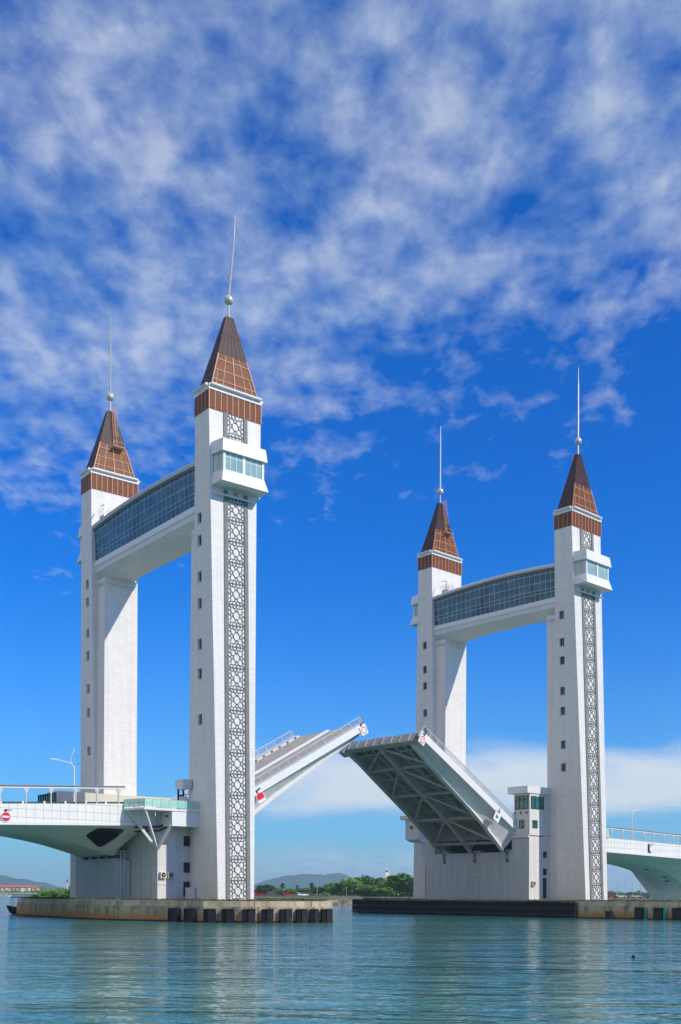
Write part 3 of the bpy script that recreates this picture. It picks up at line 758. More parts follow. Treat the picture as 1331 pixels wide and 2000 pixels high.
def cabinet(fr, x, y, label):
    t = thing('electrical_cabinet', label, 'cabinet', fr, (x, y, PZ))
    MB().box(x-.35, x+.3, y-.8, y+.8, PZ+.1, PZ+1.6).box(x-.4, x+.3, y-.86, y+.86, PZ+1.6, PZ+1.68).box(x-.37, x+.3, y-.7, y+.7, PZ-.03, PZ+.1).build('body', M['white'], t)
    MB().box(x-.38, x-.352, y-.78, y-.03, PZ+.14, PZ+1.56).box(x-.38, x-.352, y+.03, y+.78, PZ+.14, PZ+1.56).build('door', M['white2'], t)
cabinet(LF, -4.15, 2.6, 'white two-door electrical cabinet at the foot of the left near tower')

def ac(fr, x, y, z, label, grp=None):
    t = thing('air_conditioner', label, 'air conditioner', fr, (x, y, z), grp)
    MB().box(x-.45, x+.45, y-.4, y-.06, z, z+.85).box(x-.4, x-.34, y-.4, y, z-.08, z).box(x+.34, x+.4, y-.4, y, z-.08, z).build('body', plain('ac_casing', (.62, .60, .48), .5), t)
    m = MB(); m.tube((x, y-.40, z+.43), (x, y-.415, z+.43), .33, 16); f = m.build('fan_grille', M['blacksteel'], t)
    MB().tube((x, y-.42, z+.43), (x, y-.43, z+.43), .12, 10).build('fan_hub', M['galv'], f)
ac(LF, -7.75, 4.13, 5.65, 'beige air conditioner outdoor unit on the wall edge, left of a pair')
ac(LF, -6.55, 4.13, 5.65, 'beige air conditioner outdoor unit nearer the tower, right of a pair')
ac(RF, -7.45, 4.13, 5.2, 'single air conditioner outdoor unit below the control house')

# ------------------------------------------------------------------ balconies beside the near towers
def balcony(fr, s, label):
    """s=-1: on the -x side of the tower, s=+1 mirrored"""
    X = lambda x: x*(-s)
    t = thing('tower_balcony', label, 'balcony', fr, (X(-6), 3, 14.0))
    sl = [(-13.3, 4.7), (-12.2, .95), (-3.45, .95), (-3.45, 4.7)]
    MB().hexa([(X(x), y, 14.78) for x, y in sl], [(X(x), y, 15.06) for x, y in sl]).build('floor_slab', M['white'], t)
    MB().box(*sorted((X(-7.95), X(-3.5))), 1.05, 4.1, 12.75, 14.76).build('box_beam', M['white'], t)
    st = MB()
    foot = (X(-8.55), 4.1, 9.6)
    for p in ((-12.9, 4.4, 14.8), (-12.0, 1.2, 14.8)): st.bar(foot, (X(p[0]), p[1], p[2]), .32, .36)
    st.bar(foot, (X(-8.0), 1.3, 12.85), .3, .34)
    st.build('strut', M['white2'], t)
    gl = MB(); ps = MB(); top = MB()
    for a, b in zip(sl[:3], sl[1:3]):
        a, b = Vector(a), Vector(b); n = max(4, round((b-a).length/1.25))
        for i in range(n+1):
            p = a.lerp(b, i/n); ps.box(X(p.x)-.03, X(p.x)+.03, p.y-.03, p.y+.03, 15.06, 16.22)
        gl.hexa([(X(a.x), a.y, 15.16), (X(b.x), b.y, 15.16), (X(b.x), b.y+.025, 15.16), (X(a.x), a.y+.025, 15.16)], [(X(a.x), a.y, 16.2), (X(b.x), b.y, 16.2), (X(b.x), b.y+.025, 16.2), (X(a.x), a.y+.025, 16.2)])
        top.bar((X(a.x), a.y, 16.24), (X(b.x), b.y, 16.24), .05, .05)
    k = NT('clear_green_glass'); nz = k.n('ShaderNodeTexNoise', i_Scale=.7)
    k.l(k.ramp(nz.outputs[0], .3, .7, (.35, .72, .60), (.45, .80, .68)), k.b.inputs['Base Color'])
    setp(k.b, .05, 0, .6); k.b.inputs['Alpha'].default_value = .62
    g = gl.build('glass_panel', k.m, t); ps.build('baluster', M['galv'], t); top.build('handrail', M['galv'], t)
    pp = MB()
    if s < 0:
        for dz in (0, .55): pp.path([(X(-11.5), 5.2, 12.0+dz), (X(-8.4), 3.7, 12.2+dz), (X(-6.4), 3.6, 13.2+dz)], .13, 8)
        pp.tube((X(-8.3), 2.2, 14.1), (X(-6.2), 2.6, 14.5), .12, 8)
        pp.build('pipe', M['blackpipe'], t)
balcony(LF, -1, 'white balcony with green glass railing on slanted struts, left near tower')
balcony(RF, 1, 'white balcony with green glass railing right of the right near tower')

# ------------------------------------------------------------------ bascule leaves
def leaf(fr, d, label, xa, za, t0, L):
    """d=+1 rises towards +x. deck top passes (xa,za) at t=0; built in (t along, n normal)"""
    A = fr.A; c = A/2; W = 9.95; th = R(29.6); ct, st = math.cos(th), math.sin(th)
    P = lambda tt, y, n: (xa+d*(tt*ct-n*st), y, za+tt*st+n*ct)
    t = thing('bascule_leaf', label, 'bridge leaf', fr, (xa, c, za), 'raised halves of the roadway')
    def blk(mb, ta, tb, ya, yb, na, nb, na2=None):
        na2 = na if na2 is None else na2
        return mb.hexa([P(ta, ya, na), P(ta, yb, na), P(ta, yb, nb), P(ta, ya, nb)], [P(tb, ya, na2), P(tb, yb, na2), P(tb, yb, nb), P(tb, ya, nb)])
    y0, y1 = c-W, c+W
    dk = blk(MB(), t0, L-.2, y0+.4, y1-.4, -.30, -.12).build('road_deck', M['asphalt'], t)
    md = blk(blk(MB(), t0, L-.2, c-.35, c+.35, -.12, .10), t0, L-.2, c-.75, c+.75, -.12, -.02)
    md.build('median', M['white'], t)
    for s in (-1, 1):
        ys = (y0, y0+.45) if s < 0 else (y1-.45, y1)
        fa = blk(MB(), t0, L, *ys, -1.05, .12)
        fa.build('edge_beam', M['white'], t)
        cu = blk(MB(), t0, L-.3, *((y0+.45, y0+1.9) if s < 0 else (y1-1.9, y1-.45)), -.12, .14)
        cu.build('footway', M['white2'], t)
        if s > 0:
            k = t0+2
            bl = MB()
            while k < L-1: blk(bl, k, k+.35, y1-2.0, y1-1.85, -.05, .16); k += 1.9
            bl.build('drain_slot', M['dark'], t)
        # railing: posts, top rail and mesh infill
        yr = y0+.22 if s < 0 else y1-.22
        po = MB(); k = t0+1.0; n = 0; ks = []
        while k < L-.2: ks.append(k); k += 2.02
        ks.append(L-.25)
        for k in ks: blk(po, k-.045, k+.045, yr-.05, yr+.05, .1, 1.28)
        blk(po, ks[0], ks[-1], yr-.05, yr+.05, 1.2, 1.29); blk(po, ks[0], ks[-1], yr-.03, yr+.03, .24, .30)
        ro = po.build('railing', M['rail'], t)
        me = MB()
        for a, b in zip(ks, ks[1:]):
            for j in range(1, 8): kk = a+(b-a)*j/8; blk(me, kk-.014, kk+.014, yr-.012, yr+.012, .28, 1.2)
            for h in (.48, .68, .88, 1.05): blk(me, a, b, yr-.012, yr+.012, h, h+.028)
        me.build('railing_mesh', M['mesh'], ro)
    # three main girders, tapering towards the tip
    prof = lambda q: [(0, 1.75), (6, 2.35), (12, 2.8), (20, 3.35), (26, 4.1), (31, 5.0), (40, 6)]
    def depth(tt):
        q = L-tt; pts = prof(0)
        for (a, u), (b, v) in zip(pts, pts[1:]):
            if q <= b: return u+(v-u)*(q-a)/(b-a)
        return pts[-1][1]
    g0 = L-30.5
    for gi, yg in enumerate(GIRD(fr)):
        tt = [g0+(L-1.2-g0)*i/10 for i in range(11)]
        m = MB()
        for hw, top, bot in ((.16, lambda q: -.3, lambda q: -depth(q)+.12), (.42, lambda q: -depth(q)+.12, lambda q: -depth(q))):
            m.loft([[P(q, yg-hw, bot(q)), P(q, yg+hw, bot(q)), P(q, yg+hw, top(q)), P(q, yg-hw, top(q))] for q in tt])
        m.loft([[P(q, yg-.26, -depth(q)*.52-.1), P(q, yg+.26, -depth(q)*.52-.1), P(q, yg+.26, -depth(q)*.52+.02), P(q, yg-.26, -depth(q)*.52+.02)] for q in tt])
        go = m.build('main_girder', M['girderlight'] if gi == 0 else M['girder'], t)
    # tip beam
    tb = MB(); blk(tb, L-1.2, L-.15, y0+1.3, y1-1.0, -1.75, -.13)
    for k in range(8):
        yy = y0+2.5+k*2.1; blk(tb, L-.15, L-.02, yy-.08, yy+.08, -1.6, -.2)
    blk(tb, L-1.4, L+.1, y1-2.0, y1-.9, -2.4, -1.2)
    tb.build('tip_beam', M['girder'], t)
    # floor beams, stringers and lower bracing
    gy = GIRD(fr); st_n = [25.7-(d < 0)*.2, 18.0, 10.7, 3.7]
    for q in st_n:
        if q < g0: continue
        for qq in (q, q+3.6):
            if qq > L-2: continue
            m = MB(); blk(m, qq-.08, qq+.08, gy[0]+.1, gy[2]-.1, -1.3, -.3); blk(m, qq-.2, qq+.2, gy[0]+.1, gy[2]-.1, -1.38, -1.3)
            m.build('floor_beam', M['girder'], t)
        m = MB(); dd = depth(q)
        blk(m, q-.2, q+.2, gy[0], gy[2], -dd+.12, -dd+.5); m.build('cross_tie', M['girder'], t)
    for yy in [gy[0]+7.7*f for f in (.36, .64, 1.36, 1.64)]:
        m = MB(); blk(m, g0, L-1.2, yy-.08, yy+.08, -1.15, -.3); blk(m, g0, L-1.2, yy-.24, yy+.24, -1.24, -1.15); m.build('stringer', M['girder'], t)
    stt = [L-1.2]+[q for q in st_n if q > g0-2]
    for a, b in zip(stt, stt[1:]):
        for ya, yb in ((gy[0], gy[1]), (gy[2], gy[1])):
            m = MB(); pa, pb = P(a-.1, yb, -depth(a)+.3), P(b, ya, -depth(b)+.3)
            m.bar(pa, pb, .32, .32); m.build('diagonal_brace', M['girder'], t)
    # cantilever brackets and the sloping soffit plates that close both edges
    for i in range(8):
        q = L-2.5-i*3.6
        for gyy, ye in ((gy[0], y0+.45), (gy[2], y1-.45)):
            m = MB(); m.hexa([P(q-.06, gyy, -.3), P(q-.06, ye, -.3), P(q-.06, ye, -.8), P(q-.06, gyy, -1.3)], [P(q+.06, gyy, -.3), P(q+.06, ye, -.3), P(q+.06, ye, -.8), P(q+.06, gyy, -1.3)])
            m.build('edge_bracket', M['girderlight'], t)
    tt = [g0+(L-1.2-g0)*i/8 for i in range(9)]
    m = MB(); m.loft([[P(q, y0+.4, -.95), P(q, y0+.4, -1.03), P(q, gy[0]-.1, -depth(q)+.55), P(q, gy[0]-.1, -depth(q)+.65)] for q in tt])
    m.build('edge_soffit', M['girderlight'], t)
    # transverse plate at the heel
    m = MB(); q = g0+2.2; blk(m, q-.1, q+.1, gy[0], gy[2], -depth(q)+1.0, -.3); m.build('heel_plate', M['girder'], t)
    return t, P, L
tl, PLf, LL = leaf(LF, 1, 'left raised road leaf showing its asphalt deck and mesh railings', 4.0, 15.95, 0, 32.0)
tr_, PRf, RL = leaf(RF, -1, 'right raised road leaf showing its grey girders and bracing from below', -6.0, 14.92, -1.5, 32.1)

# sign boards hung on the near edges of the leaves
def board(fr, P, tt, nn, y, s, label, draw, grp='navigation sign boards'):
    """square board in the plane of the leaf's side, s = half size"""
    cen = P(tt, y, nn)
    t = thing('sign_board', label, 'sign', fr, cen)
    Q = lambda a, b, e: P(tt+a, y-e, nn+b)
    MB().hexa([Q(-s, -s, 0), Q(s, -s, 0), Q(s, s, 0), Q(-s, s, 0)], [Q(-s, -s, .08), Q(s, -s, .08), Q(s, s, .08), Q(-s, s, .08)]).build('board', M['signwhite'], t)
    draw(t, Q, s)
    m = MB(); m.bar(Q(-s*.2, s, .04), Q(-s*.2, s+.45, .04), .12, .12); m.bar(Q(-s*.2, s+.4, .04), Q(s*.6, s+.55, .35), .12, .2); m.build('lamp_arm', M['blacksteel'], t)
    return t
def flat(Q, pts, e0, e1): return MB().hexa([Q(a, b, e0) for a, b in pts], [Q(a, b, e1) for a, b in pts])
def ringm(Q, r0, r1, e0, e1, n=28):
    m = MB()
    for i in range(n):
        a, b = 2*math.pi*i/n, 2*math.pi*(i+1)/n
        p = [(r0*math.cos(a), r0*math.sin(a)), (r1*math.cos(a), r1*math.sin(a)), (r1*math.cos(b), r1*math.sin(b)), (r0*math.cos(b), r0*math.sin(b))]
        m.hexa([Q(x, y, e0) for x, y in p], [Q(x, y, e1) for x, y in p])
    return m
def s_ring(t, Q, s): ringm(Q, s*.62, s*.80, .08, .095).build('red_ring', M['red'], t)
def s_bars(t, Q, s):
    m = ringm(Q, s*.66, s*.82, .08, .095)
    for a in (-.2, .2): m.hexa([Q(s*(a-.07), -s*.66, .08), Q(s*(a+.07), -s*.66, .08), Q(s*(a+.07), s*.66, .08), Q(s*(a-.07), s*.66, .08)], [Q(s*(a-.07), -s*.66, .094), Q(s*(a+.07), -s*.66, .094), Q(s*(a+.07), s*.66, .094), Q(s*(a-.07), s*.66, .094)])
    m.build('red_ring', M['red'], t)
def s_red(t, Q, s): flat(Q, [(-s*.9, -s*.45), (s*.9, -s*.45), (s*.9, s*.8), (-s*.4, s*.95), (-s*.9, s*.6)], .08, .095).build('red_panel', M['red'], t)
def s_tri(t, Q, s):
    flat(Q, [(.5*s, .62*s), (-.62*s, .0), (.5*s, -.62*s)], .08, .095).build('green_triangle', M['green'], t)
yl, yr = LF.A/2-9.95-.06, RF.A/2-9.95-.06
board(LF, PLf, LL-.75, -1.0, yl, .72, 'white board with a red ring at the tip of the left leaf', s_ring)
board(LF, PLf, 7.6, -1.6, yl-.05, .75, 'red and white board low on the left leaf beside the tower', s_red)
board(RF, PRf, RL-.8, -1.25, yr, .78, 'white board with red ring and two bars at the right leaf tip', s_bars)
board(RF, PRf, 8.5, -1.9, yr-.05, .8, 'white board with a green triangle low on the right leaf', s_tri)

# ------------------------------------------------------------------ approach viaducts
def curve_at(pts, x):
    if x <= pts[0][0]: return pts[0][1]
    for (a, u), (b, v) in zip(pts, pts[1:]):
        if x <= b: return u+(v-u)*(x-a)/(b-a)
    return pts[-1][1]
def resample(pts, n):
    """smooth polyline through pts"""
    out = []
    for i in range(len(pts)-1):
        p0 = pts[max(0, i-1)]; p1 = pts[i]; p2 = pts[i+1]; p3 = pts[min(len(pts)-1, i+2)]
        for k in range(n):
            s = k/n
            out.append(tuple(.5*((2*b)+(-a+c)*s+(2*a-5*b+4*c-d)*s*s+(-a+3*b-3*c+d)*s**3) for a, b, c, d in zip(p0, p1, p2, p3)))
    out.append(pts[-1]); return out

def edge_panels(t, A, x0, x1, zt, zb):
    for yy, s in ((4.75, -1), (A-4.75, 1)):
        n = 16; xs = [x0+(x1-x0)*i/n for i in range(n+1)]
        Y0, Y1 = sorted((yy, yy-s*.35))
        MB().loft([[(x, Y0, zb(x)+.42), (x, Y1, zb(x)+.42), (x, Y1, zt(x)), (x, Y0, zt(x))] for x in xs]).build('parapet', M['panel'], t)
        Y0, Y1 = sorted((yy+s*.10, yy-s*1.2))
        MB().loft([[(x, Y0, zb(x)), (x, Y1, zb(x)), (x, Y1, zb(x)+.42), (x, Y0, zb(x)+.42)] for x in xs]).build('edge_band', M['white'], t)

def light_rail(fr, y, xs, zt, h, label, block=True):
    t = thing('lighting_rail', label, 'railing', fr, (xs[0], y, zt(xs[0])))
    for x in xs:
        z = zt(x); m = MB(); m.tube((x, y, z-.1), (x, y, z+h-.1), .11, 8)
        m.hexa([(x-.10, y-.05, z+h-.75), (x+.10, y-.05, z+h-.75), (x+.10, y+.05, z+h-.75), (x-.10, y+.05, z+h-.75)], [(x-.34, y-.09, z+h-.08), (x+.34, y-.09, z+h-.08), (x+.34, y+.09, z+h-.08), (x-.34, y+.09, z+h-.08)])
        m.build('post', M['rail'], t)
    a, b = min(xs)-3, max(xs)+1.0
    n = 14; q = [a+(b-a)*i/n for i in range(n+1)]
    m = MB(); m2 = MB()
    for u, v in zip(q, q[1:]):
        m.tube((u, y, zt(u)+h), (v, y, zt(v)+h), .09, 6); m2.tube((u, y+.15, zt(u)+h+.25), (v, y+.15, zt(v)+h+.25), .12, 6)
    m.build('lower_rail', M['white'], t); m2.build('upper_rail', M['pilaster'], t)
    return t

# left viaduct
A = LF.A
zbL = lambda x: 12.12+.036*(x+30)
ztL = lambda x: 14.78+.055*(x+30)
tv = thing('approach_viaduct', 'left approach viaduct with pale edge panels and curved girder with an opening', 'viaduct', LF, (-20, A/2, 9), 'approach viaducts')
edge_panels(tv, A, -62, -8.55, ztL, zbL)
MB().loft([[(x, 5.15, ztL(x)-.75), (x, A-5.15, ztL(x)-.75), (x, A-5.15, ztL(x)-1.2), (x, 5.15, ztL(x)-1.2)] for x in (-62, -45, -30, -20, -8.6)]).build('road_deck', M['asphalt'], tv)
botL = resample([(-62, 11.9), (-45, 12.25), (-30, 12.15), (-25, 11.88), (-21, 11.35), (-17.5, 10.72), (-15, 10.1), (-12.8, 9.5), (-11.3, 9.02), (-10.4, 8.95), (-9.75, 9.7), (-9.2, 10.8), (-8.65, 12.5)], 4)
topL = [(x, zbL(x)+.1) for x, z in botL]
def girder_mesh(t, A, bot, zb, ynb, yfb, yn, yf, hole=None):
    m = MB(); n = len(bot)
    # soffit and far web
    for (x0, z0), (x1, z1) in zip(bot, bot[1:]):
        z0, z1 = min(z0, zb(x0)+.05), min(z1, zb(x1)+.05)
        m.add([(x0, ynb, z0), (x1, ynb, z1), (x1, yfb, z1), (x0, yfb, z0)], [(0, 1, 2, 3)])
        m.add([(x0, yfb, z0), (x1, yfb, z1), (x1, yf, zb(x1)+.06), (x0, yf, zb(x0)+.06)], [(0, 1, 2, 3)])
        if not hole:
            K = 4
            for k in range(K):
                f0, f1 = k/K, (k+1)/K
                pt = lambda x, z, f: (x, ynb+(yn-ynb)*f, z+(zb(x)+.06-z)*f)
                m.add([pt(x0, z0, f0), pt(x1, z1, f0), pt(x1, z1, f1), pt(x0, z0, f1)], [(0, 1, 2, 3)])
    if hole:
        # near web as a plane polygon in (x, f) with a hole, mapped onto the slanted surface
        bm = bmesh.new()
        xs = [x for x, z in bot]
        outer = [(x, 0.0) for x in xs]+[(x, 1.0) for x in reversed(xs)]
        def loop(pts):
            vs = [bm.verts.new((a, b*6, 0)) for a, b in pts]
            return [bm.edges.new((vs[i], vs[(i+1) % len(vs)])) for i in range(len(vs))]
        ed = loop(outer)+loop(hole)
        bmesh.ops.triangle_fill(bm, edges=ed, use_beauty=True, use_dissolve=False)
        bmesh.ops.subdivide_edges(bm, edges=[e for e in bm.edges if e.calc_length() > 1.0], cuts=1)
        bmesh.ops.triangulate(bm, faces=bm.faces)
        def mp(a, b, e=0.0):
            z = min(curve_at(bot, a), zb(a)+.05); return (a, ynb+(yn-ynb)*b+e, z+(zb(a)+.06-z)*b)
        bm.verts.index_update()
        m.add([mp(v.co.x, v.co.y/6) for v in bm.verts], [tuple(v.index for v in f.verts) for f in bm.faces])
        bm.free()
        k = len(hole); r0 = [mp(a, b) for a, b in hole]; r1 = [mp(a, b, .7) for a, b in hole]
        m.add(r0+r1, [(i, (i+1) % k, k+(i+1) % k, k+i) for i in range(k)])
    g = m.build('girder', M['soffit'], t, fix=True)
    mod = g.data
    return g
def rounded(pts, n=3):
    out = []
    k = len(pts)
    for i in range(k):
        a, b, c = Vector(pts[i-1]), Vector(pts[i]), Vector(pts[(i+1) % k])
        p0, p2 = b+(a-b)*.22, b+(c-b)*.22
        for j in range(n+1):
            s = j/n; out.append(tuple((1-s)**2*p0+2*s*(1-s)*b+s*s*p2))
    return out
hole = rounded([(-16.3, .88), (-12.0, .88), (-12.1, .60), (-12.9, .15), (-13.7, .13), (-16.6, .44)])
girder_mesh(tv, A, botL, zbL, 13.4, 24.0, 5.4, A-5.4, hole)
MB().poly_y([(-16.6, 10.75), (-13, 9.85), (-10.9, 9.35), (-10.2, 9.9), (-9.6, 11.4), (-9.6, 12.3), (-16.6, 12.1)], 14.0, 14.3).build('girder_dark_backing', M['dark'], tv)  # dark sheet behind the opening, its colour standing in for the unlit inside
br = MB()
for y in (14.5, 17.0, 20.0, 22.5): br.box(-11.2, -9.6, y-.5, y+.5, 8.55, 9.1)
br.build('bearing', M['blackpipe'], tv)

tp = thing('viaduct_pier', 'grey concrete support with a caged ladder under the left viaduct end', 'bridge pier', LF, (-10, 18, 2.3))
MB().poly_z([(-10.55, 13.2), (-8.62, 12.2), (-8.62, 23.6), (-10.55, 23.7)], 2.2, 8.2).box(-10.75, -8.62, 13.0, 23.9, 8.2, 8.55).build('pedestal', M['wallgrey'], tp)
MB().box(-10.3, -8.62, 23.75, 27.1, 2.2, 9.4).build('column', M['wallgrey'], tp)
MB().box(-11.6, -8.7, 11.5, 27.6, 1.9, 2.35).build('footing', M['coping'], tp)
ld = MB(); xl, yl2 = -9.7, 12.4
for dx in (-.28, .28): ld.bar((xl+dx, yl2, 2.5), (xl+dx, yl2, 9.7), .09, .09)
z = 2.8
while z < 9.6: ld.bar((xl-.28, yl2, z), (xl+.28, yl2, z), .06, .06); z += .35
z = 4.6
while z < 9.8: ld.path([(xl-.28, yl2, z), (xl-.34, yl2-.45, z), (xl, yl2-.7, z), (xl+.34, yl2-.45, z), (xl+.28, yl2, z)], .035, 4); z += .75
ld.build('ladder', M['white'], tp)
gr = MB()
for i in range(6): gr.bar((-10.6+i*.4, 12.9-i*.12, 8.55), (-10.6+i*.4, 12.9-i*.12, 9.6), .04, .04)
for h in (9.1, 9.6): gr.bar((-10.6, 12.9, h), (-8.6, 12.3, h), .04, .04)
gr.build('guard_rail', M['galv'], tp)
light_rail(LF, 4.9, [-47, -42.8, -38.6, -34.4, -30.25, -26.9, -23.56, -20.17, -17.18, -14.0], lambda x: ztL(x)+.0, 2.05, 'pale post and pipe lighting rail along the left viaduct edge')
pb = thing('edge_barrier', 'low dark steel barrier with white blocks on the left viaduct edge', 'barrier', LF, (-28, 5.2, 14.8))
m = MB(); m.loft([[(x, 5.02, ztL(x)+.03), (x, 5.1, ztL(x)+.03), (x, 5.1, ztL(x)+.26), (x, 5.02, ztL(x)+.26)] for x in (-62, -30, -8.7)]); m.build('panel', plain('dark_green_steel', (.02, .06, .045), .5), pb)
m = MB()
for i in range(18):
    x = -50.2+i*2.86; m.box(x-.12, x+.12, 4.82, 5.14, ztL(x), ztL(x)+.34)
m.build('block', M['white'], pb)
fb = thing('far_barrier', 'dark green rail on the far edge of the left viaduct', 'barrier', LF, (-30, A-5, 14.6))
m = MB()
for h in (.5, .9): m.bar((-60, A-5, ztL(-60)+h), (-14, A-5, ztL(-14)+h), .1, .22)
m.build('rail', plain('far_rail_green', (.03, .10, .085), .5), fb)
m = MB()
for i in range(12): m.box(-58+i*4-.08, -58+i*4+.08, A-5.08, A-4.92, ztL(-58+i*4)-.3, ztL(-58+i*4)+1.0)
m.build('post', M['rail'], fb)

# right viaduct
A2 = RF.A
zbR = lambda x: 12.06-.0206*(x-16.7)
ztR = lambda x: 14.87-.016*(x-16.7)
tw = thing('approach_viaduct', 'right approach viaduct sweeping down into its pier at the right edge', 'viaduct', RF, (40, A2/2, 2.5), 'approach viaducts')
edge_panels(tw, A2, 8.55, 105, ztR, zbR)
MB().loft([[(x, 5.15, ztR(x)-.75), (x, A2-5.15, ztR(x)-.75), (x, A2-5.15, ztR(x)-1.2), (x, 5.15, ztR(x)-1.2)] for x in (8.6, 30, 60, 105)]).build('road_deck', M['asphalt'], tw)
botR = resample([(8.6, 11.2), (18, 11.25), (28, 11.3), (36, 11.15), (44, 10.45), (50.5, 9.4), (55.5, 8.1), (59, 6.8), (60.9, 5.4), (61.25, 4.2), (60.9, 2.2)], 4)
girder_mesh(tw, A2, botR, zbR, 13.2, 20.7, 5.4, A2-5.4)
m = MB()
botR2 = resample([(75, 2.2), (74.6, 4.2), (75, 5.6), (77, 7.0), (81, 8.4), (87, 9.8), (95, 10.6), (105, 11.0)], 4)
for (x0, z0), (x1, z1) in zip(botR2, botR2[1:]):
    m.add([(x0, 13.2, z0), (x1, 13.2, z1), (x1, 20.7, z1), (x0, 20.7, z0)], [(0, 1, 2, 3)])
    for a, b in ((13.2, 5.4), (20.7, A2-5.4)): m.add([(x0, a, z0), (x1, a, z1), (x1, b, zbR(x1)+.06), (x0, b, zbR(x0)+.06)], [(0, 1, 2, 3)])
for yb, yt in ((13.2, 5.4), (20.7, A2-5.4)):
    m.add([(60.9, yb, 2.2), (75, yb, 2.2), (75, yt, zbR(75)+.06), (60.9, yt, zbR(60.9)+.06)], [(0, 1, 2, 3)])
m.build('pier_web', M['soffit'], tw)
fl = MB()
for x, y in ((50.5, 16.2), (56.5, 15.2), (58.8, 16.0)): 
    z = curve_at(botR, x); fl.box(x-.5, x+.5, y-.35, y+.35, z-.12, z+.05)
fl.build('floodlight', M['blacksteel'], tw)
light_rail(RF, 4.9, [14.9, 18.83, 22.73, 26.6, 30.58, 34.4, 38.24, 41.97, 45.3, 49.2, 53, 57], ztR, 1.95, 'grey post and pipe lighting rail along the right viaduct edge')

# signs on the viaducts
t = thing('no_entry_sign', 'round red no entry sign with white bar on the left viaduct edge', 'sign', LF, (-30.0, 4.6, 13.2))
xs, zs = -29.62, 13.13
MB().tube((xs, 4.63, zs), (xs, 4.58, zs), .66, 32).build('rim', M['signwhite'], t)
d = MB().tube((xs, 4.58, zs), (xs, 4.565, zs), .575, 32).build('disc', M['red'], t)
MB().box(xs-.42, xs+.42, 4.545, 4.562, zs-.11, zs+.11).build('bar', M['signwhite'], d)
MB().box(xs-.05, xs+.05, 4.6, 4.72, zs-.7, zs+.9).bar((xs, 4.6, zs+.85), (xs+.6, 4.2, zs+.85), .08, .1).box(xs-.12, xs+.12, 4.5, 4.7, zs+.68, zs+.95).build('bracket', M['blacksteel'], t)
t = thing('traffic_mirror', 'round white sign on a dark bracket on the right viaduct edge', 'sign', RF, (32.5, 4.5, 13.2))
MB().tube((32.9, 4.55, 13.15), (32.9, 4.5, 13.15), .7, 28).build('rim', M['galv'], t)
MB().tube((32.9, 4.5, 13.15), (32.9, 4.48, 13.15), .56, 28).build('disc', M['signwhite'], t)
MB().box(31.95, 32.1, 4.5, 4.72, 12.4, 14.2).bar((32.0, 4.5, 14.15), (33.6, 4.3, 14.2), .08, .1).build('bracket', M['blacksteel'], t)

# lamp posts with a lotus-shaped top
def lamp(fr, x, y, z0, h, arm, label):
    t = thing('street_lamp', label, 'street lamp', fr, (x, y, z0), 'street lamps on the viaducts')
    MB().tube((x, y, z0-.2), (x, y, z0+h), .13, 8, .08).build('pole', M['white'], t)
    a = MB(); zt = z0+h
    for s in (-1, 1):
        a.path([(x, y, zt), (x+s*.45, y, zt+.55), (x+s*1.2, y, zt+.72), (x+s*arm, y, zt+.95)], .055, 6)
        a.box(*sorted((x+s*(arm-.1), x+s*(arm+.75))), y-.12, y+.12, zt+.92, zt+1.04)
    a.build('arm', M['white'], t)
    o = MB()
    for s in (-1, 1): o.path([(x, y, zt), (x+s*.5, y, zt+.7), (x+s*.55, y, zt+1.3), (x+s*.3, y, zt+2.0), (x, y, zt+2.75)], .035, 6)
    o.build('lotus_ornament', M['white'], t)
lamp(LF, -13.9, 19.6, 15.0, 6.9, 2.9, 'white double-arm street lamp standing in front of the far left tower')
lamp(RF, 36.6, 11.5, 13.9, 7.2, 3.2, 'double-arm street lamp on the right viaduct under open sky')

# ------------------------------------------------------------------ fenders
def fender(fr, p, ang, w, label, grp, green=False):
    """p = middle of the wall line, ang = direction of the wall"""
    u = Vector((math.cos(ang), math.sin(ang), 0)); n = Vector((u.y, -u.x, 0))
    if n.dot(Vector((0.3, -1, 0))) < -0.2: n = -n
    t = thing('pier_fender', label, 'fender', fr, (p[0], p[1], 0.0), grp)
    p = Vector((p[0], p[1], 0))
    Q = lambda a, b, z: tuple(p+u*a+n*b+Vector((0, 0, z)))
    def bx(m, a0, a1, b0, b1, z0, z1): return m.hexa([Q(a0, b0, z0), Q(a1, b0, z0), Q(a1, b1, z0), Q(a0, b1, z0)], [Q(a0, b0, z1), Q(a1, b0, z1), Q(a1, b1, z1), Q(a0, b1, z1)])
    h = w/2
    m = MB(); bx(m, -h, h, .0, .5, -.15, 1.62)
    bx(m, -h+.15, h-.15, .0, .6, 1.62, 1.68)
    m.build('rubber_block', M['black'], t)
    m = MB(); bx(m, -h*.1, h, .5, .64, -.1, 1.72); m.build('face_plate', M['blacksteel'], t)
    m = MB()
    for z in (.45, .8, 1.15, 1.42):
        for a in (-h-.06, h+.08): bx(m, a-.05, a+.05, .0, .16, z-.06, z+.06)
    m.build('bolt', M['galv'], t)
    if green:
        m = MB(); m.tube(Q(h+.28, .35, -.3), Q(h+.28, .35, 1.7), .27, 12); m.build('green_pile', M['green'], t)
    return t
FL = [((-13.19, -8.02), (-12.68, -10.24), -76.9), ((-12.53, -10.88), (-12.03, -13.03), -76.9), ((-11.8, -14.0), (-10.66, -15.14), -45), ((-10.2, -15.6), (-9.0, -16.8), -45),
      ((-8.43, -17.33), (-6.9, -18.08), -26), ((-6.28, -18.39), (-4.91, -19.05), -26), ((-4.34, -19.33), (-2.77, -19.73), -10.5), ((-2.2, -19.84), (-.7, -20.1), -10.5), ((-.3, -20.2), (.75, -20.38), -10.5), ((1.2, -20.46), (2.7, -20.75), -10.5)]
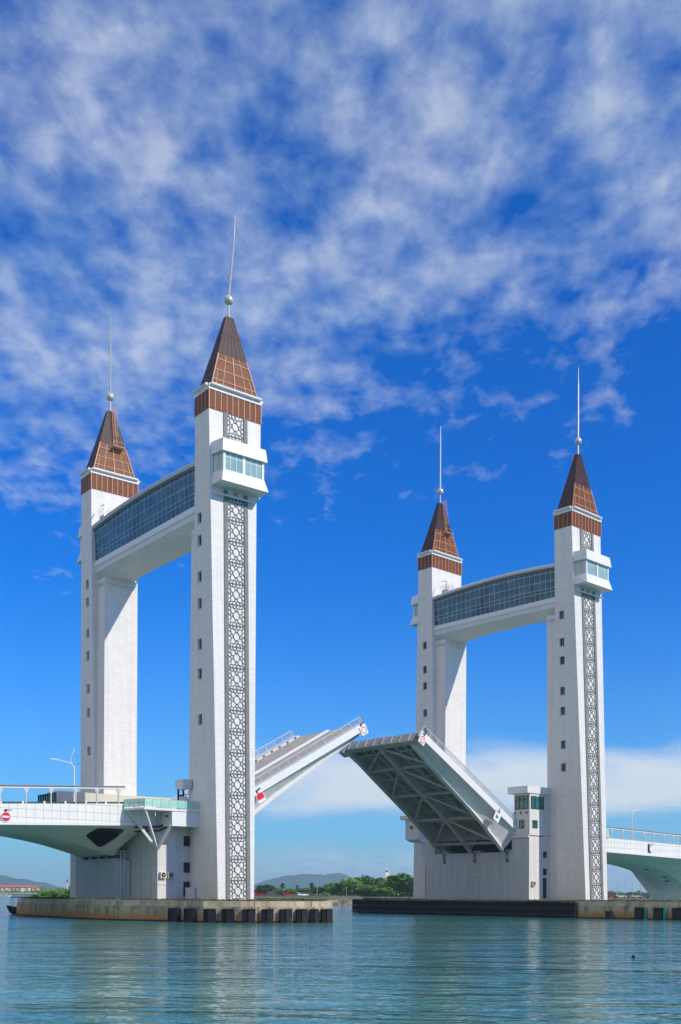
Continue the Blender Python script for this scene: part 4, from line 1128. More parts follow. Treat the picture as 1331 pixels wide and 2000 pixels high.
ordn = ['first', 'second', 'third', 'fourth', 'fifth', 'sixth', 'seventh', 'eighth', 'ninth', 'tenth']
for i, (a, b, an) in enumerate(FL):
    a, b = Vector(a), Vector(b)
    wd = (b-a).length
    fender(LF, ((a+b)/2)[:], R(an), min(wd*.93, 1.9), 'black rubber fender on the left pier nose, %s from the left' % ordn[i], 'black fenders on the left pier')
def along(poly, px_list): pass
RP = [((-22.95, -26.9), (-22.8, -28.5)), ((-22.72, -29.95), (-22.6, -31.5)), ((-22.55, -32.9), (-22.4, -34.4))]
for i, (a, b) in enumerate(RP):
    a, b = Vector(a), Vector(b)
    an = math.atan2(b.y-a.y, b.x-a.x)
    # wall faces -x here, so place the block out on that side
    u = (b-a).normalized(); t = thing('pier_fender', ['black fender with green pile next to the dark wall recess', 'middle one of the three fenders with green piles', 'fender with green pile at the right edge'][i], 'fender', RF, (a.x, a.y, 0), 'fenders with green piles')
    n = Vector((u.y, -u.x)); n = n if n.x < 0 else -n
    Q = lambda s_, e, z, a=a, u=u, n=n: (a.x+u.x*s_+n.x*e, a.y+u.y*s_+n.y*e, z)
    def bx(m, a0, a1, b0, b1, z0, z1): return m.hexa([Q(a0, b0, z0), Q(a1, b0, z0), Q(a1, b1, z0), Q(a0, b1, z0)], [Q(a0, b0, z1), Q(a1, b0, z1), Q(a1, b1, z1), Q(a0, b1, z1)])
    bx(MB(), 0, 1.5, -.2, .55, .15, 1.75).build('rubber_block', M['black'], t)
    bx(MB(), .1, 1.45, .55, .68, .25, 1.5).build('face_plate', M['blacksteel'], t)
    m = MB(); m.tube(Q(1.75, .35, -.4), Q(1.75, .35, 1.72), .27, 12); m.build('green_pile', M['green'], t)
    m = MB()
    for z in (.4, .8, 1.2): bx(m, -.12, -.02, 0, .2, z-.07, z+.07)
    m.build('bolt', M['galv'], t)
# long black timber front of the right pier
t = thing('timber_fender', 'long black timber fender wall along the right pier', 'fender wall', RF, (-25, 8, 0))
pts = [(-21.3, 36.4), (-24.9, 31.2), (-25.5, 10), (-25.1, -17.8)]
m = MB(); m2 = MB(); m3 = MB()
for a, b in zip(pts, pts[1:]):
    a, b = Vector(a), Vector(b); u = (b-a).normalized(); n = Vector((u.y, -u.x)); n = n if n.x < 0 else -n
    L = (b-a).length; k = max(1, round(L/3.0))
    B = lambda mb, s0, s1, e0, e1, z0, z1, a=a, u=u, n=n: mb.hexa([(a.x+u.x*s+n.x*e, a.y+u.y*s+n.y*e, z0) for s, e in ((s0, e0), (s1, e0), (s1, e1), (s0, e1))], [(a.x+u.x*s+n.x*e, a.y+u.y*s+n.y*e, z1) for s, e in ((s0, e0), (s1, e0), (s1, e1), (s0, e1))])
    for i in range(k):
        s0, s1 = L*i/k+.06, L*(i+1)/k-.06; B(m, s0, s1, -.35, .45, .05, 2.42+rnd.uniform(-.04, .04))
    B(m2, 0, L, .1, .32, 2.47, 2.62); B(m2, 0, L, .46, .58, .35, .6); B(m2, 0, L, .46, .58, 1.35, 1.6)
    s = .4; m3 = MB()
    while s < L: B(m3, s, s+.16, .44, .54, .1, 2.5); s += .75
    m3.build('upright', M['black'], t)
m.build('timber_panel', M['black'], t); m2.build('waling_beam', M['blacksteel'], t)
t = thing('mooring_post', 'short black mooring post standing against the rusty part of the right pier', 'mooring post', RF, (-23.9, -23.2, 0))
MB().box(-24.6, -24.0, -23.6, -22.6, -.5, 1.1).box(-24.65, -23.95, -23.65, -22.55, 1.1, 1.18).build('post', M['blacksteel'], t)

# ------------------------------------------------------------------ water, shore, hills, haze
def water():
    k = NT('river_water')
    ge = k.n('ShaderNodeNewGeometry'); P = ge.outputs['Position']
    sp = k.n('ShaderNodeSeparateXYZ'); k.l(P, sp.inputs[0])
    def nz(sc, det, stretch, rot=0.0, dist=0.0):
        """noise on axes turned so that the wave crests lie across the wind"""
        c, n_ = math.cos(WIND+rot), math.sin(WIND+rot)
        u = k.math('ADD', k.math('MULTIPLY', sp.outputs[0], c*stretch[0]), k.math('MULTIPLY', sp.outputs[1], n_*stretch[0]))
        v = k.math('ADD', k.math('MULTIPLY', sp.outputs[0], -n_*stretch[1]), k.math('MULTIPLY', sp.outputs[1], c*stretch[1]))
        cb = k.n('ShaderNodeCombineXYZ'); k.l(u, cb.inputs[0]); k.l(v, cb.inputs[1])
        n = k.n('ShaderNodeTexNoise', i_Scale=sc, i_Detail=det, i_Roughness=.55, i_Distortion=dist); k.l(cb.outputs[0], n.inputs['Vector']); return n.outputs[0]
    a = 0.0
    w1 = nz(1.0, 2.0, (.09, .22), .12, .4)      # long low swells
    w2 = nz(1.0, 3.0, (.36, .92), -.12, .7)    # wind ripples
    w3 = nz(1.0, 2.0, (.95, 2.3), .15, .3)
    h = k.math('ADD', k.math('MULTIPLY', w1, .38), k.math('ADD', k.math('MULTIPLY', w2, .19), k.math('MULTIPLY', w3, .05)))
    gust = k.ramp(nz(1.0, 3.0, (.016, .055), .1, .6), .32, .68, (.55, .55, .55), (1.25, 1.25, 1.25))
    h = k.math('MULTIPLY', h, gust)
    bp = k.n('ShaderNodeBump', i_Strength=WAVE, i_Distance=1.0); k.l(h, bp.inputs['Height'])
    k.l(bp.outputs[0], k.b.inputs['Normal'])
    big = nz(1.0, 4.0, (.012, .03), .1)
    k.l(k.ramp(big, .35, .65, (.020, .150, .165), (.055, .205, .175)), k.b.inputs['Base Color'])
    setp(k.b, .05, 0, .5); k.b.inputs['IOR'].default_value = 1.33
    return k.m
WAVE, WIND = 1.0, -.72
m = MB(); m.add([(-5800, -5800, 0), (5800, -5800, 0), (5800, 5800, 0), (-5800, 5800, 0)], [(0, 1, 2, 3)])
o = m.build('water', water()); o['kind'] = 'structure'

# shore line: (px across the view, distance)
SHORE = [(-700, 900), (-200, 960), (0, 965), (150, 930), (300, 640), (420, 440), (500, 372), (600, 352), (712, 346), (800, 340), (1000, 345), (1180, 380), (1400, 380), (2200, 360)]
m = MB()
near = [bearing(p, d) for p, d in SHORE]; back = [bearing(p, d+7) for p, d in SHORE]; farp = [bearing(p, 5400) for p, d in SHORE]
n = len(near)
GZ = 2.5
vs = [(p.x, p.y, -.6) for p in near]+[(p.x, p.y, 1.7) for p in back]+[(*bearing(p, d+22)[:2], GZ) for p, d in SHORE]+[(p.x, p.y, GZ) for p in farp]
fs = []
for r in range(3):
    for i in range(n-1): fs.append((r*n+i, r*n+i+1, (r+1)*n+i+1, (r+1)*n+i))
m.add(vs, fs); o = m.build('shore_ground', M['ground']); o['kind'] = 'structure'

def ridge(name, pxs, d, depth, hs, mat, seed):
    """a wooded hill range: (px, height) profile at distance d"""
    m = MB(); N, K = 90, 9; p0, p1 = pxs
    for j in range(K+1):
        f = j/K
        for i in range(N+1):
            px = p0+(p1-p0)*i/N
            hgt = curve_at(hs, px)*math.sin(math.pi*min(1, f*.5+.0) if f <= 1 else 0)
            nn = noise.noise(Vector((px*.05, f*2.5, seed)))*.22+noise.noise(Vector((px*.17, f*6, seed)))*.10
            z = max(0, hgt*(1+nn*(.35+.65*(1-f))))
            p = bearing(px, d+depth*f, z+(-1 if j == 0 else 0))
            m.v.append(tuple(p))
    for j in range(K):
        for i in range(N): m.f.append((j*(N+1)+i, j*(N+1)+i+1, (j+1)*(N+1)+i+1, (j+1)*(N+1)+i))
    o = m.build(name, mat, smooth=True); o['kind'] = 'structure'; return o
ridge('hills', (470, 860), 4300, 900, [(470, 20), (500, 50), (528, 72), (566, 90), (602, 103), (633, 94), (656, 102), (679, 90), (707, 55), (740, 40), (860, 20)], M['hill'], 1.3)
ridge('hills', (-260, 160), 4300, 900, [(-260, 70), (-100, 105), (0, 83), (22, 72), (50, 62), (90, 47), (125, 24), (160, 10)], M['hill'], 5.1)

# rock revetment
m = MB()
for i in range(760):
    px = rnd.uniform(495, 860); d0 = curve_at(SHORE, px); f = rnd.random()
    p = bearing(px, d0+f*8, -.15+f*1.5); r = rnd.uniform(.35, .85)
    q = [Vector((math.cos(a)*math.cos(b), math.sin(a)*math.cos(b), math.sin(b))) for b in (-.8, .25, 1.0) for a in [k*2*math.pi/5+b for k in range(5)]]
    q = [p+v*r*rnd.uniform(.7, 1.25) for v in q]
    m.loft([q[0:5], q[5:10], q[10:15]])
o = m.build('rocks', M['rock'], fix=True); tag(o, 'pale boulder revetment along the far shore waterline', 'rocks', None, 'stuff')
# retaining wall on the far shore
m = MB()
pa = [bearing(p, d, 0) for p, d in ((440, 452), (500, 400), (560, 388), (640, 381), (703, 378))]; pb2 = [bearing(p, d, 0) for p, d in ((440, 453), (500, 401), (560, 389), (640, 382), (703, 379))]
m.loft([[(a.x, a.y, .8), (b.x, b.y, .8), (b.x, b.y, 2.95), (a.x, a.y, 2.95)] for a, b in zip(pa, pb2)])
o = m.build('retaining_wall', M['wallfar']); tag(o, 'long low grey retaining wall on the far shore below the palms', 'wall')

# ------------------------------------------------------------------ vegetation
def crown_mesh(name, mat, seed, n, rx, rz, lobes, leaf=.42):
    r = random.Random(seed); m = MB()
    L = []
    for i in range(lobes):
        a = r.random()*6.28; q = r.random()**.5
        L.append((Vector((math.cos(a)*q*rx*.62, math.sin(a)*q*rx*.62, r.uniform(-.35, .75)*rz*.7)), r.uniform(.30, .55)*rx))
    for i in range(n):
        c, rad = r.choice(L)
        v = Vector((r.gauss(0, 1), r.gauss(0, 1), r.gauss(0, 1))); v.normalize()
        p = c+Vector((v.x*rad, v.y*rad, v.z*rad*rz/rx*.9))*r.uniform(.62, 1.08)
        a = Vector((r.gauss(0, 1), r.gauss(0, 1), r.gauss(0, 1))).normalized(); b = a.orthogonal().normalized(); b = (b+a.cross(b)*r.uniform(-1, 1)).normalized()
        s = leaf*r.uniform(.6, 1.35)
        m.add([p-a*s, p+b*s*.55, p+a*s, p-b*s*.55], [(0, 1, 2, 3)])
    me = bpy.data.meshes.new(name); me.from_pydata(m.v, [], m.f); me.materials.append(mat); return me
def trunk_mesh(h, r, seed):
    q = random.Random(seed); m = MB(); m.tube((0, 0, -.3), (0, 0, h*.55), r, 7, r*.7)
    for i in range(5):
        a = i*1.3+q.random(); m.tube((0, 0, h*(.4+.08*i)), (math.cos(a)*h*.35, math.sin(a)*h*.35, h*(.75+.05*i)), r*.5, 5, r*.18)
    me = bpy.data.meshes.new('trunk'); me.from_pydata(m.v, [], m.f); me.materials.append(M['trunk']); return me
CR = [crown_mesh('crown', M['leaf'], 3, 2600, 4.0, 3.2, 13), crown_mesh('crown', M['leafdark'], 5, 2800, 4.2, 3.6, 14), crown_mesh('crown', M['leaf'], 9, 2400, 3.4, 3.8, 11)]
TK = [trunk_mesh(5, .28, 1), trunk_mesh(5.5, .3, 2), trunk_mesh(5, .25, 4)]
def tree(px, d, top, width, kind, label, grp, base=GZ):
    """stands on the ground at base, its crown top at height top"""
    p = bearing(px, d, base); h = (top-base)*1.04; width *= 1.12
    t = bpy.data.objects.new('leafy_tree', None); COL.objects.link(t); t.location = p; t.rotation_euler = (0, 0, rnd.random()*6.28)
    tag(t, label, 'tree', grp)
    c = bpy.data.objects.new('crown', CR[kind]); COL.objects.link(c); c.parent = t
    rx, rz = ((4.0, 3.2), (4.2, 3.6), (3.4, 3.8))[kind]
    sz = h*.60/(2*rz*.80); c.scale = (width/(1.7*rx), width/(1.7*rx), sz*1.25); c.location = (0, 0, h*.58)
    k = bpy.data.objects.new('trunk', TK[kind]); COL.objects.link(k); k.parent = t; s = h/9.0; k.scale = (s, s, s*1.05)
    return t
def pxm(px_w, d): return px_w/F_PX*d
def ztop(y, d, px=600): return HC+(1745.8+(px-CX)*ROLL-y)/F_PX*d
SH = 'trees on the far shore'
for px, d, y, w_, kd, lab in [
    (517, 420, 1729, 30, 1, 'dark round tree on the far shore just right of the near tower'),
    (541, 470, 1734, 22, 2, 'small dark tree behind the first fan palm on the far shore'),
    (566, 460, 1736, 26, 0, 'low tree between the first two fan palms'),
    (596, 460, 1735, 22, 0, 'low tree left of the tall fan palm'),
    (622, 450, 1733, 26, 1, 'dark tree right of the tall fan palm'),
    (650, 430, 1727, 26, 0, 'tree left of the big grove on the far shore'),
    (668, 425, 1724, 28, 1, 'dark tree at the left end of the big grove'),
    (688, 420, 1716, 38, 0, 'tall green tree in the left part of the big grove'),
    (712, 440, 1713, 44, 1, 'highest broad tree in the middle of the big grove'),
    (738, 440, 1716, 40, 0, 'green tree in front of the white monument'),
    (720, 385, 1729, 36, 0, 'bright low tree at the front of the grove'),
    (700, 388, 1737, 26, 2, 'small tree at the end of the retaining wall'),
    (760, 420, 1721, 34, 1, 'dark tree right of the white monument'),
    (781, 385, 1709, 52, 1, 'large dark tree beside the grey block wall'),
    (750, 376, 1733, 34, 2, 'low dense tree by the water under the monument'),
    (806, 390, 1722, 40, 1, 'dark tree half hidden by the grey block wall'),
    (1191, 560, 1741, 22, 0, 'green tree behind the red van on the right'),
    (1210, 590, 1744, 20, 1, 'small dark tree behind the white pickup on the right'),
    (1236, 640, 1743, 24, 1, 'grey green tree behind the silver car on the right'),
    (1262, 560, 1744, 22, 0, 'yellow green tree behind the dark car on the right'),
    (1287, 600, 1742, 26, 1, 'dark tree seen beside the right viaduct pier')]:
    tree(px, d, ztop(y, d, px), pxm(w_, d), kd, lab, SH)
# fan palms
def palm_meshes(seed):
    r = random.Random(seed); m = MB()
    for i in range(70):
        a = r.random()*6.28; e = r.uniform(-.9, 1.4); L = r.uniform(1.3, 2.0)
        d = Vector((math.cos(a)*math.cos(e), math.sin(a)*math.cos(e), math.sin(e))); sd = d.cross(Vector((0, 0, 1))); sd = sd.normalized() if sd.length > .1 else Vector((1, 0, 0))
        q = d*L*.45; tip = d*L+Vector((0, 0, -.35*L*.5))
        for k in range(5):
            f = (k-2)*.38; dd = (d+sd*f).normalized(); p = q+dd*L*.62+Vector((0, 0, -.12*abs(k-2)-.1)); s2 = dd.cross(d.cross(sd)).normalized()*.09
            m.add([q, q+dd*L*.3+s2*1.6, p, q+dd*L*.3-s2*1.6], [(0, 1, 2, 3)])
        m.bar((0, 0, 0), q, .05, .05)
    me = bpy.data.meshes.new('fronds'); me.from_pydata([tuple(v) for v in m.v], [], m.f); me.materials.append(M['palmleaf'])
    k = MB(); k.tube((0, 0, -.3), (.1, 0, .5), .28, 8, .2); k.tube((.1, 0, .5), (0, 0, 6), .2, 8, .16)
    for i in range(30):
        a = r.random()*6.28; z = r.uniform(4.3, 6); k.add([(math.cos(a)*.2, math.sin(a)*.2, z), (math.cos(a+.4)*.2, math.sin(a+.4)*.2, z), (math.cos(a+.2)*.55, math.sin(a+.2)*.55, z-.75)], [(0, 1, 2)])
    tk = bpy.data.meshes.new('trunk'); tk.from_pydata([tuple(v) for v in k.v], [], k.f); tk.materials.append(M['trunk'])
    return me, tk
PM = [palm_meshes(1), palm_meshes(2)]
for i, (px, d, y, lab) in enumerate([(552.6, 410, 1724, 'bushy fan palm nearest the dark round tree on the far shore'), (581, 410, 1728, 'fan palm with pale trunk above the red parked car'), (609.5, 408, 1723, 'tallest fan palm in the row, below the hill top'),
        (635.6, 405, 1727, 'fan palm with drooping skirt right of the tallest palm'), (671, 400, 1732, 'fan palm at the left end of the grove above the wall'), (694, 395, 1721, 'slim fan palm standing out in front of the grove'), (1256, 520, 1742, 'lone palm behind the parked cars on the right')]):
    p = bearing(px, d, GZ); h = ztop(y, d, px)-GZ
    t = bpy.data.objects.new('fan_palm', None); COL.objects.link(t); t.location = p; t.rotation_euler = (0, 0, i*1.1); tag(t, lab, 'palm', 'fan palms on the far shore')
    s = h/7.9
    for nm, me, z in (('fronds', PM[i % 2][0], 6.0), ('trunk', PM[i % 2][1], 0)):
        c = bpy.data.objects.new(nm, me); COL.objects.link(c); c.parent = t; c.location = (0, 0, z*s); c.scale = (s*1.05, s*1.05, s)
# shrubs on the left pier and far tree belts
SHR = [crown_mesh('leaves', M['leafbright'], 21, 1500, 1.9, 1.2, 9, .2), crown_mesh('leaves', M['leafbright'], 25, 1500, 1.7, 1.3, 9, .2)]
shl = ['lowest bright green shrub at the open left end of the pier', 'bright green shrub next to the pier end', 'full bright green shrub in the middle of the pier hedge', 'tall bright green shrub before the grey column', 'bright green shrub touching the grey column', 'bright green shrub behind the middle of the hedge', 'yellow green shrub behind the hedge near the column']
m = MB(); isl = [bearing(p, d) for p, d in ((40, 292), (100, 288), (170, 290), (260, 300), (260, 345), (150, 350), (60, 330))]
m.hexa([(p.x, p.y, -.6) for p in isl], [(p.x, p.y, 1.9) for p in isl]); o = m.build('islet_ground', M['ground']); o['kind'] = 'structure'
for i, (px, d, y, w_) in enumerate([(74, 300, 1743.5, 26), (88, 302, 1740.5, 30), (104, 304, 1738, 34), (121, 302, 1736.5, 36), (139, 300, 1736, 36), (98, 318, 1737.5, 34), (131, 318, 1735, 34)]):
    h = ztop(y, d, px)-1.9
    o = bpy.data.objects.new('shrub', SHR[i % 2]); COL.objects.link(o); o.location = bearing(px, d, 1.9+h*.34); o.rotation_euler = (0, 0, i*1.7)
    o.scale = (pxm(w_, d)/3.2,)*2+(h*.95/2.2,); tag(o, shl[i], 'shrub', 'shrubs behind the left pier')
def belt(name, px0, px1, d, z0, z1, n, label, mat, leaf=1.1):
    m = MB(); r = random.Random(int(px0))
    for i in range(n):
        px = r.uniform(px0, px1); hh = (noise.noise(Vector((px*.09, d*.01, 0)))*.5+.6)*(z1-z0); z = z0+hh*r.random()**.7
        p = bearing(px, d+r.uniform(-12, 12), z); a = Vector((r.gauss(0, 1), r.gauss(0, 1), r.gauss(0, 1))).normalized(); b = a.orthogonal().normalized(); s = leaf*r.uniform(.6, 1.3)
        m.add([p-a*s, p+b*s*.7, p+a*s, p-b*s*.7], [(0, 1, 2, 3)])
    o = m.build(name, mat, fix=False); tag(o, label, 'trees', None, 'stuff')
belt('treeline', -60, 160, 985, 1.0, 6.5, 3500, 'dark belt of trees in front of the red roofed houses', M['leafdark'], 1.3)
belt('treeline', 480, 720, 560, GZ, 6.8, 4200, 'distant green belt of trees behind the fan palms', M['leafdark'], .8)
belt('treeline', 636, 818, 452, GZ, 8.6, 7000, 'continuous green thicket filling the far shore grove', M['leaf'], .75)
belt('treeline', 1170, 1420, 760, GZ, 7.4, 3500, 'grey green belt of trees behind the parking area on the right', M['leafdark'], 1.0)
belt('treeline', 60, 420, 1200, GZ, 12, 3500, 'far dark treeline to the right of the red roofs', M['leafdark'], 1.6)

# ------------------------------------------------------------------ far shore objects
def house(px, d, wd, dp, hw, hr, label, wallm):
    p = bearing(px, d, GZ); t = bpy.data.objects.new('red_roofed_house', None); COL.objects.link(t); t.location = p; t.rotation_euler = (0, 0, math.atan2(RIGHT.y, RIGHT.x)+rnd.uniform(-.15, .15)); tag(t, label, 'house', 'houses on the far left bank')
    BASES[t.name] = (Vector((0, 0, 0)), 0)
    MB().poly_z([(-wd/2, -dp/2), (wd/2, -dp/2), (wd/2, dp/2), (-wd/2, dp/2)], 0, hw).build('wall', wallm, t)
    e = .6
    MB().loft([[(-wd/2-e, -dp/2-e, hw), (-wd/2-e, dp/2+e, hw), (-wd/2-e, 0, hw+hr)], [(wd/2+e, -dp/2-e, hw), (wd/2+e, dp/2+e, hw), (wd/2+e, 0, hw+hr)]]).build('roof', M['roofred'], t)
    for i in range(3):
        x = -wd/2+wd*(i+.5)/3; MB().box(x-.6, x+.6, -dp/2-.05, -dp/2, hw*.45, hw*.8).build('window', M['glassdark'], t)
for i, (px, lab) in enumerate([(-14, 'red roofed house cut by the left picture edge'), (3, 'red roofed house below the hill crest at far left'), (18, 'long red roofed house in the middle of the row'), (34, 'red roofed house above the white jetty roof'), (47, 'red roofed house with pale walls near the end of the row'), (64, 'yellow walled house ending the red roofed row')]):
    house(px, 1010+(i % 3)*9, 10.5, 8, 5.6 if i != 5 else 5.2, 2.0, lab, M['cream'] if i in (1, 3, 5) else M['white2'])
t = bpy.data.objects.new('jetty_shed', None); COL.objects.link(t); t.location = bearing(40, 955, 0); t.rotation_euler = (0, 0, math.atan2(RIGHT.y, RIGHT.x)); tag(t, 'long low jetty with white roofs on the far left bank', 'jetty'); BASES[t.name] = (Vector((0, 0, 0)), 0)
MB().box(-19, 15, -3, 3, 2.6, 3.1).build('roof', M['white'], t); MB().box(-24, 17, -3.2, 3.2, .3, .8).build('deck', M['galv'], t)
m = MB()
for i in range(10): m.box(-18+i*3.6, -17.8+i*3.6, -2.8, -2.6, -1, 2.6)
m.build('post', M['galv'], t)
def shore_boat(px, d, L, label):
    t = bpy.data.objects.new('moored_boat', None); COL.objects.link(t); t.location = bearing(px, d, 0); t.rotation_euler = (0, 0, math.atan2(RIGHT.y, RIGHT.x)); tag(t, label, 'boat', 'boats moored at the far left bank'); BASES[t.name] = (Vector((0, 0, 0)), 0)
    MB().loft([[(-L/2, -.9, 1.0), (-L/2, .9, 1.0), (-L/2+.3, .6, -.2), (-L/2+.3, -.6, -.2)], [(L*.2, -1.1, 1.0), (L*.2, 1.1, 1.0), (L*.2, .8, -.2), (L*.2, -.8, -.2)], [(L/2, -.1, 1.5), (L/2, .1, 1.5), (L*.42, .1, -.2), (L*.42, -.1, -.2)]]).build('hull', M['white2'], t)
    MB().box(-L*.3, L*.1, -.7, .7, 1.0, 2.3).build('cabin', M['galv'], t)
shore_boat(3, 950, 9, 'small white boat moored at the far left edge'); shore_boat(14, 948, 8, 'small white boat moored just left of the jetty')
# radio mast and white monument
t = bpy.data.objects.new('radio_mast', None); COL.objects.link(t); t.location = bearing(132, 700, GZ); tag(t, 'thin red and white radio mast above the pier shrubs', 'mast'); BASES[t.name] = (Vector((0, 0, 0)), 0)
MB().tube((0, 0, -.5), (0, 0, 7.5), .28, 6, .2).build('pole', M['white'], t); MB().tube((0, 0, 7.5), (0, 0, 9.3), .55, 8, .5).build('red_section', M['red'], t)
p = bearing(757, 620, GZ); t = bpy.data.objects.new('white_monument', None); COL.objects.link(t); t.location = p; t.rotation_euler = (0, 0, math.atan2(RIGHT.y, RIGHT.x)+.1); tag(t, 'slender white monument tower rising above the far trees', 'monument'); BASES[t.name] = (Vector((0, 0, 0)), 0)
MB().loft([[(-2.0, -1.4, -.5), (2.0, -1.4, -.5), (2.0, 1.4, -.5), (-2.0, 1.4, -.5)], [(-1.55, -1.1, 12.2), (1.6, -1.1, 12.2), (1.6, 1.1, 12.2), (-1.55, 1.1, 12.2)], [(-1.2, -.9, 12.7), (.9, -.9, 12.7), (.9, .9, 12.7), (-1.2, .9, 12.7)], [(-1.2, -.8, 15.6), (.5, -.8, 15.6), (.5, .8, 15.6), (-1.2, .8, 15.6)]]).build('shaft', M['white'], t)
MB().box(-.9, .2, -.95, -.8, 13.9, 14.9).build('opening', M['dark'], t)
MB().tube((-.4, 0, 15.6), (-.4, 0, 17.2), .12, 6, .05).build('finial', M['white'], t)
# lamp and flag poles on the far shore
for i, (px, d, y, lab) in enumerate([(532, 420, 1733, 'pale lamp pole right of the dark round tree'), (620, 415, 1718, 'tall thin lamp pole right of the tallest fan palm'), (677, 405, 1733, 'short lamp pole in front of the grove'),
        (1187, 520, 1722, 'thin mast behind the red van'), (1205, 520, 1726, 'thin mast behind the white pickup'), (1209, 530, 1716, 'tallest thin mast behind the pickup'), (1221, 520, 1722, 'thin mast right of the pickup'), (1236, 540, 1727, 'thin mast behind the silver car'), (1252, 540, 1728, 'thin mast left of the lone palm'), (1268, 520, 1724, 'thin mast right of the lone palm')]):
    m = MB(); h = ztop(y, d, px); p = bearing(px, d, GZ)
    m.tube((0, 0, -.3), (0, 0, h-GZ), .11, 6, .06); m.box(-.5, .5, -.1, .1, h-GZ-.25, h-GZ-.1) if i < 3 else m.ball((0, 0, h-GZ), .14, 6, 4)
    o = m.build('lamp_pole' if i < 3 else 'thin_mast', M['galv']); o.location = p; tag(o, lab, 'pole', 'poles on the far shore')
# parked cars
def car_meshes(mat, van):
    B = MB(); L, W_ = 4.3, 1.75
    side = [(-2.15, .35), (-2.15, .85), (-1.95, 1.0), (-1.7, 1.0), (1.1, .98), (2.05, .82), (2.15, .6), (2.15, .35)]
    B.hexa([(x, -W_/2, z) for x, z in side], [(x, W_/2, z) for x, z in side])
    up = [(-1.85, 1.0), (-1.5, 1.45), (.35, 1.47), (1.05, 1.0)] if not van else [(-2.1, 1.0), (-2.05, 1.85), (.9, 1.85), (1.5, 1.0)]
    B.hexa([(x, -W_/2+.02, z) for x, z in up], [(x, W_/2-.02, z) for x, z in up])
    me = B.build('tmp_body', mat)
    G = MB(); gl = [(x*.92, 1.04+(z-1.0)*.86) for x, z in up]
    G.hexa([(x, -W_/2-.01, z) for x, z in gl], [(x, W_/2+.01, z) for x, z in gl]); ge = G.build('tmp_glass', M['glassdark'])
    Wm = MB(); Wm.tube((0, -.1, 0), (0, .1, 0), .32, 12); we = Wm.build('tmp_wheel', M['black'])
    d = [o.data for o in (me, ge, we)]
    for o in (me, ge, we): bpy.data.objects.remove(o)
    return d
cp = {c: plain('car_'+c, v, .3, .2) for c, v in dict(red=(.45, .01, .015), white=(.75, .75, .75), silver=(.45, .47, .5), grey=(.10, .11, .12)).items()}
for px, d, c, van, ang, lab in [(1194, 432, 'red', True, 0, 'red van parked right of the right near tower'), (1213, 436, 'white', False, 0, 'white car parked next to the red van'), (1228, 470, 'grey', False, .6, 'dark small car parked between the white and silver cars'),
        (1243, 430, 'silver', False, .1, 'silver hatchback parked before the viaduct pier'), (1259, 436, 'grey', True, 0, 'dark van parked behind the silver hatchback'), (1272, 440, 'white', False, 0, 'white car half hidden by the right viaduct pier'),
        (592, 396, 'white', False, .5, 'white car on the far shore road between two fan palms'), (563, 398, 'red', False, .9, 'red car on the far shore road left of the white one'), (533, 404, 'grey', True, .3, 'dark van on the far shore road near the dark tree'), (508, 412, 'red', False, .2, 'red car on the far shore beside the near tower')]:
    t = bpy.data.objects.new('parked_car', None); COL.objects.link(t); t.location = bearing(px, d, GZ); t.rotation_euler = (0, 0, math.atan2(RIGHT.y, RIGHT.x)+ang+(math.pi if px > 1200 and van else 0)); tag(t, lab, 'car', 'parked cars on the far shore')
    bd, gl, wh = car_meshes(cp[c], van)
    for nm, me, locs in (('body', bd, [(0, 0, 0)]), ('windows', gl, [(0, 0, 0)]), ('wheel', wh, [(x, y, .32) for x in (-1.35, 1.35) for y in (-.8, .8)])):
        for l_ in locs:
            o = bpy.data.objects.new(nm, me); COL.objects.link(o); o.parent = t; o.location = l_
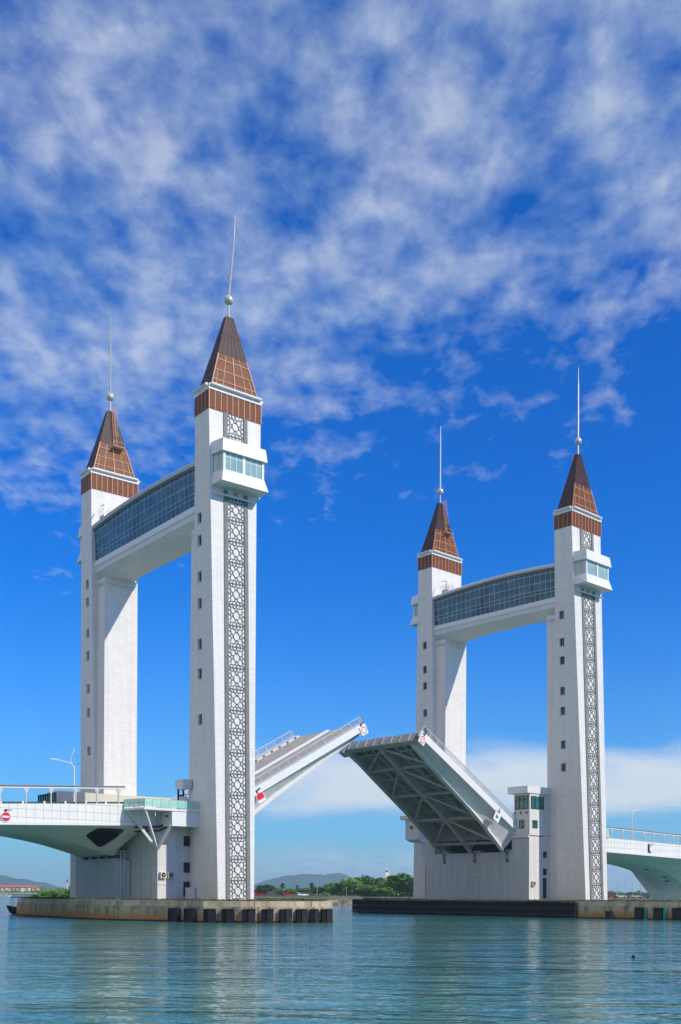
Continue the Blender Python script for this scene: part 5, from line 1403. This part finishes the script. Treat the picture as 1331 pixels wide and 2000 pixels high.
# small fishing boat behind the left pier end
t = thing('fishing_boat', 'small dark wooden fishing boat whose bow shows past the left pier end', 'boat', LF, (-9, 46, 0))
MB().loft([[(-14.1, 46.0, 1.45), (-14.1, 46.1, 1.45), (-13.5, 46.1, .2), (-13.5, 46.0, .2)], [(-12, 45.2, 1.1), (-12, 46.9, 1.1), (-12, 46.4, -.4), (-12, 45.7, -.4)], [(-9, 44.9, 1.0), (-9, 47.2, 1.0), (-9, 46.7, -.5), (-9, 45.4, -.5)], [(-4, 45.2, 1.2), (-4, 46.9, 1.2), (-4, 46.5, -.4), (-4, 45.6, -.4)]]).build('hull', M['wood'], t)
MB().box(-13.2, -6, 45.3, 46.8, 2.7, 2.8).box(-11.5, -8, 45.4, 46.7, 1.0, 2.2).build('canopy', M['wood'], t)
MB().box(-13.1, -13.03, 45.4, 45.47, 1, 2.7).box(-13.1, -13.03, 46.6, 46.67, 1, 2.7).box(-6.2, -6.1, 45.4, 45.5, 1, 2.7).build('post', M['galv'], t)
p = bearing(1238, 64, 0); m = MB(); m.ball((0, 0, .05), .11, 12, 8, 1.3, 1, .7); m.tube((0, 0, .05), (0, 0, .2), .02, 6); o = m.build('mooring_buoy', M['black'], smooth=True); o.location = p; tag(o, 'tiny dark buoy floating on open water at the right', 'buoy')

# air
if True:
    m = MB(); m.box(-5900, 5900, -5900, 5900, -1.6, 125)
    o = m.build('haze', bpy.data.materials.new('haze_air')); o['kind'] = 'stuff'; o['label'] = 'thin pale sea haze over the whole bay'; o['category'] = 'haze'
    mt = o.data.materials[0]; mt.use_nodes = True; nt = mt.node_tree; nt.nodes.clear()
    out = nt.nodes.new('ShaderNodeOutputMaterial'); pv = nt.nodes.new('ShaderNodeVolumePrincipled')
    pv.inputs['Color'].default_value = (.60, .85, 1.0, 1); pv.inputs['Density'].default_value = .00018; pv.inputs['Anisotropy'].default_value = .2
    nt.links.new(pv.outputs[0], out.inputs['Volume'])

# ------------------------------------------------------------------ camera and colour
cam = bpy.data.cameras.new('camera'); co = bpy.data.objects.new('camera', cam); COL.objects.link(co); scene.camera = co
cr, sr = math.cos(ROLL), math.sin(ROLL); UP = Vector((0, 0, 1))
rv = RIGHT*cr+UP*sr; uv = -RIGHT*sr+UP*cr
co.matrix_world = Matrix(((rv.x, uv.x, -FWD.x, CAM.x), (rv.y, uv.y, -FWD.y, CAM.y), (rv.z, uv.z, -FWD.z, CAM.z), (0, 0, 0, 1)))
cam.sensor_fit = 'AUTO'; cam.sensor_width = 36; cam.lens = F_PX*36/2000
cam.shift_x = -(CX-665.5)/2000; cam.shift_y = (CY-1000)/2000
cam.clip_start = .5; cam.clip_end = 20000
vs_ = scene.view_settings; vs_.view_transform = 'Standard'; vs_.look = 'None'; vs_.exposure = 0; vs_.gamma = 1; vs_.use_curve_mapping = False
scene.cycles.max_bounces = 8; scene.cycles.volume_bounces = 0; scene.cycles.transparent_max_bounces = 12
scene.cycles.use_denoising = True
scene.render.film_transparent = False
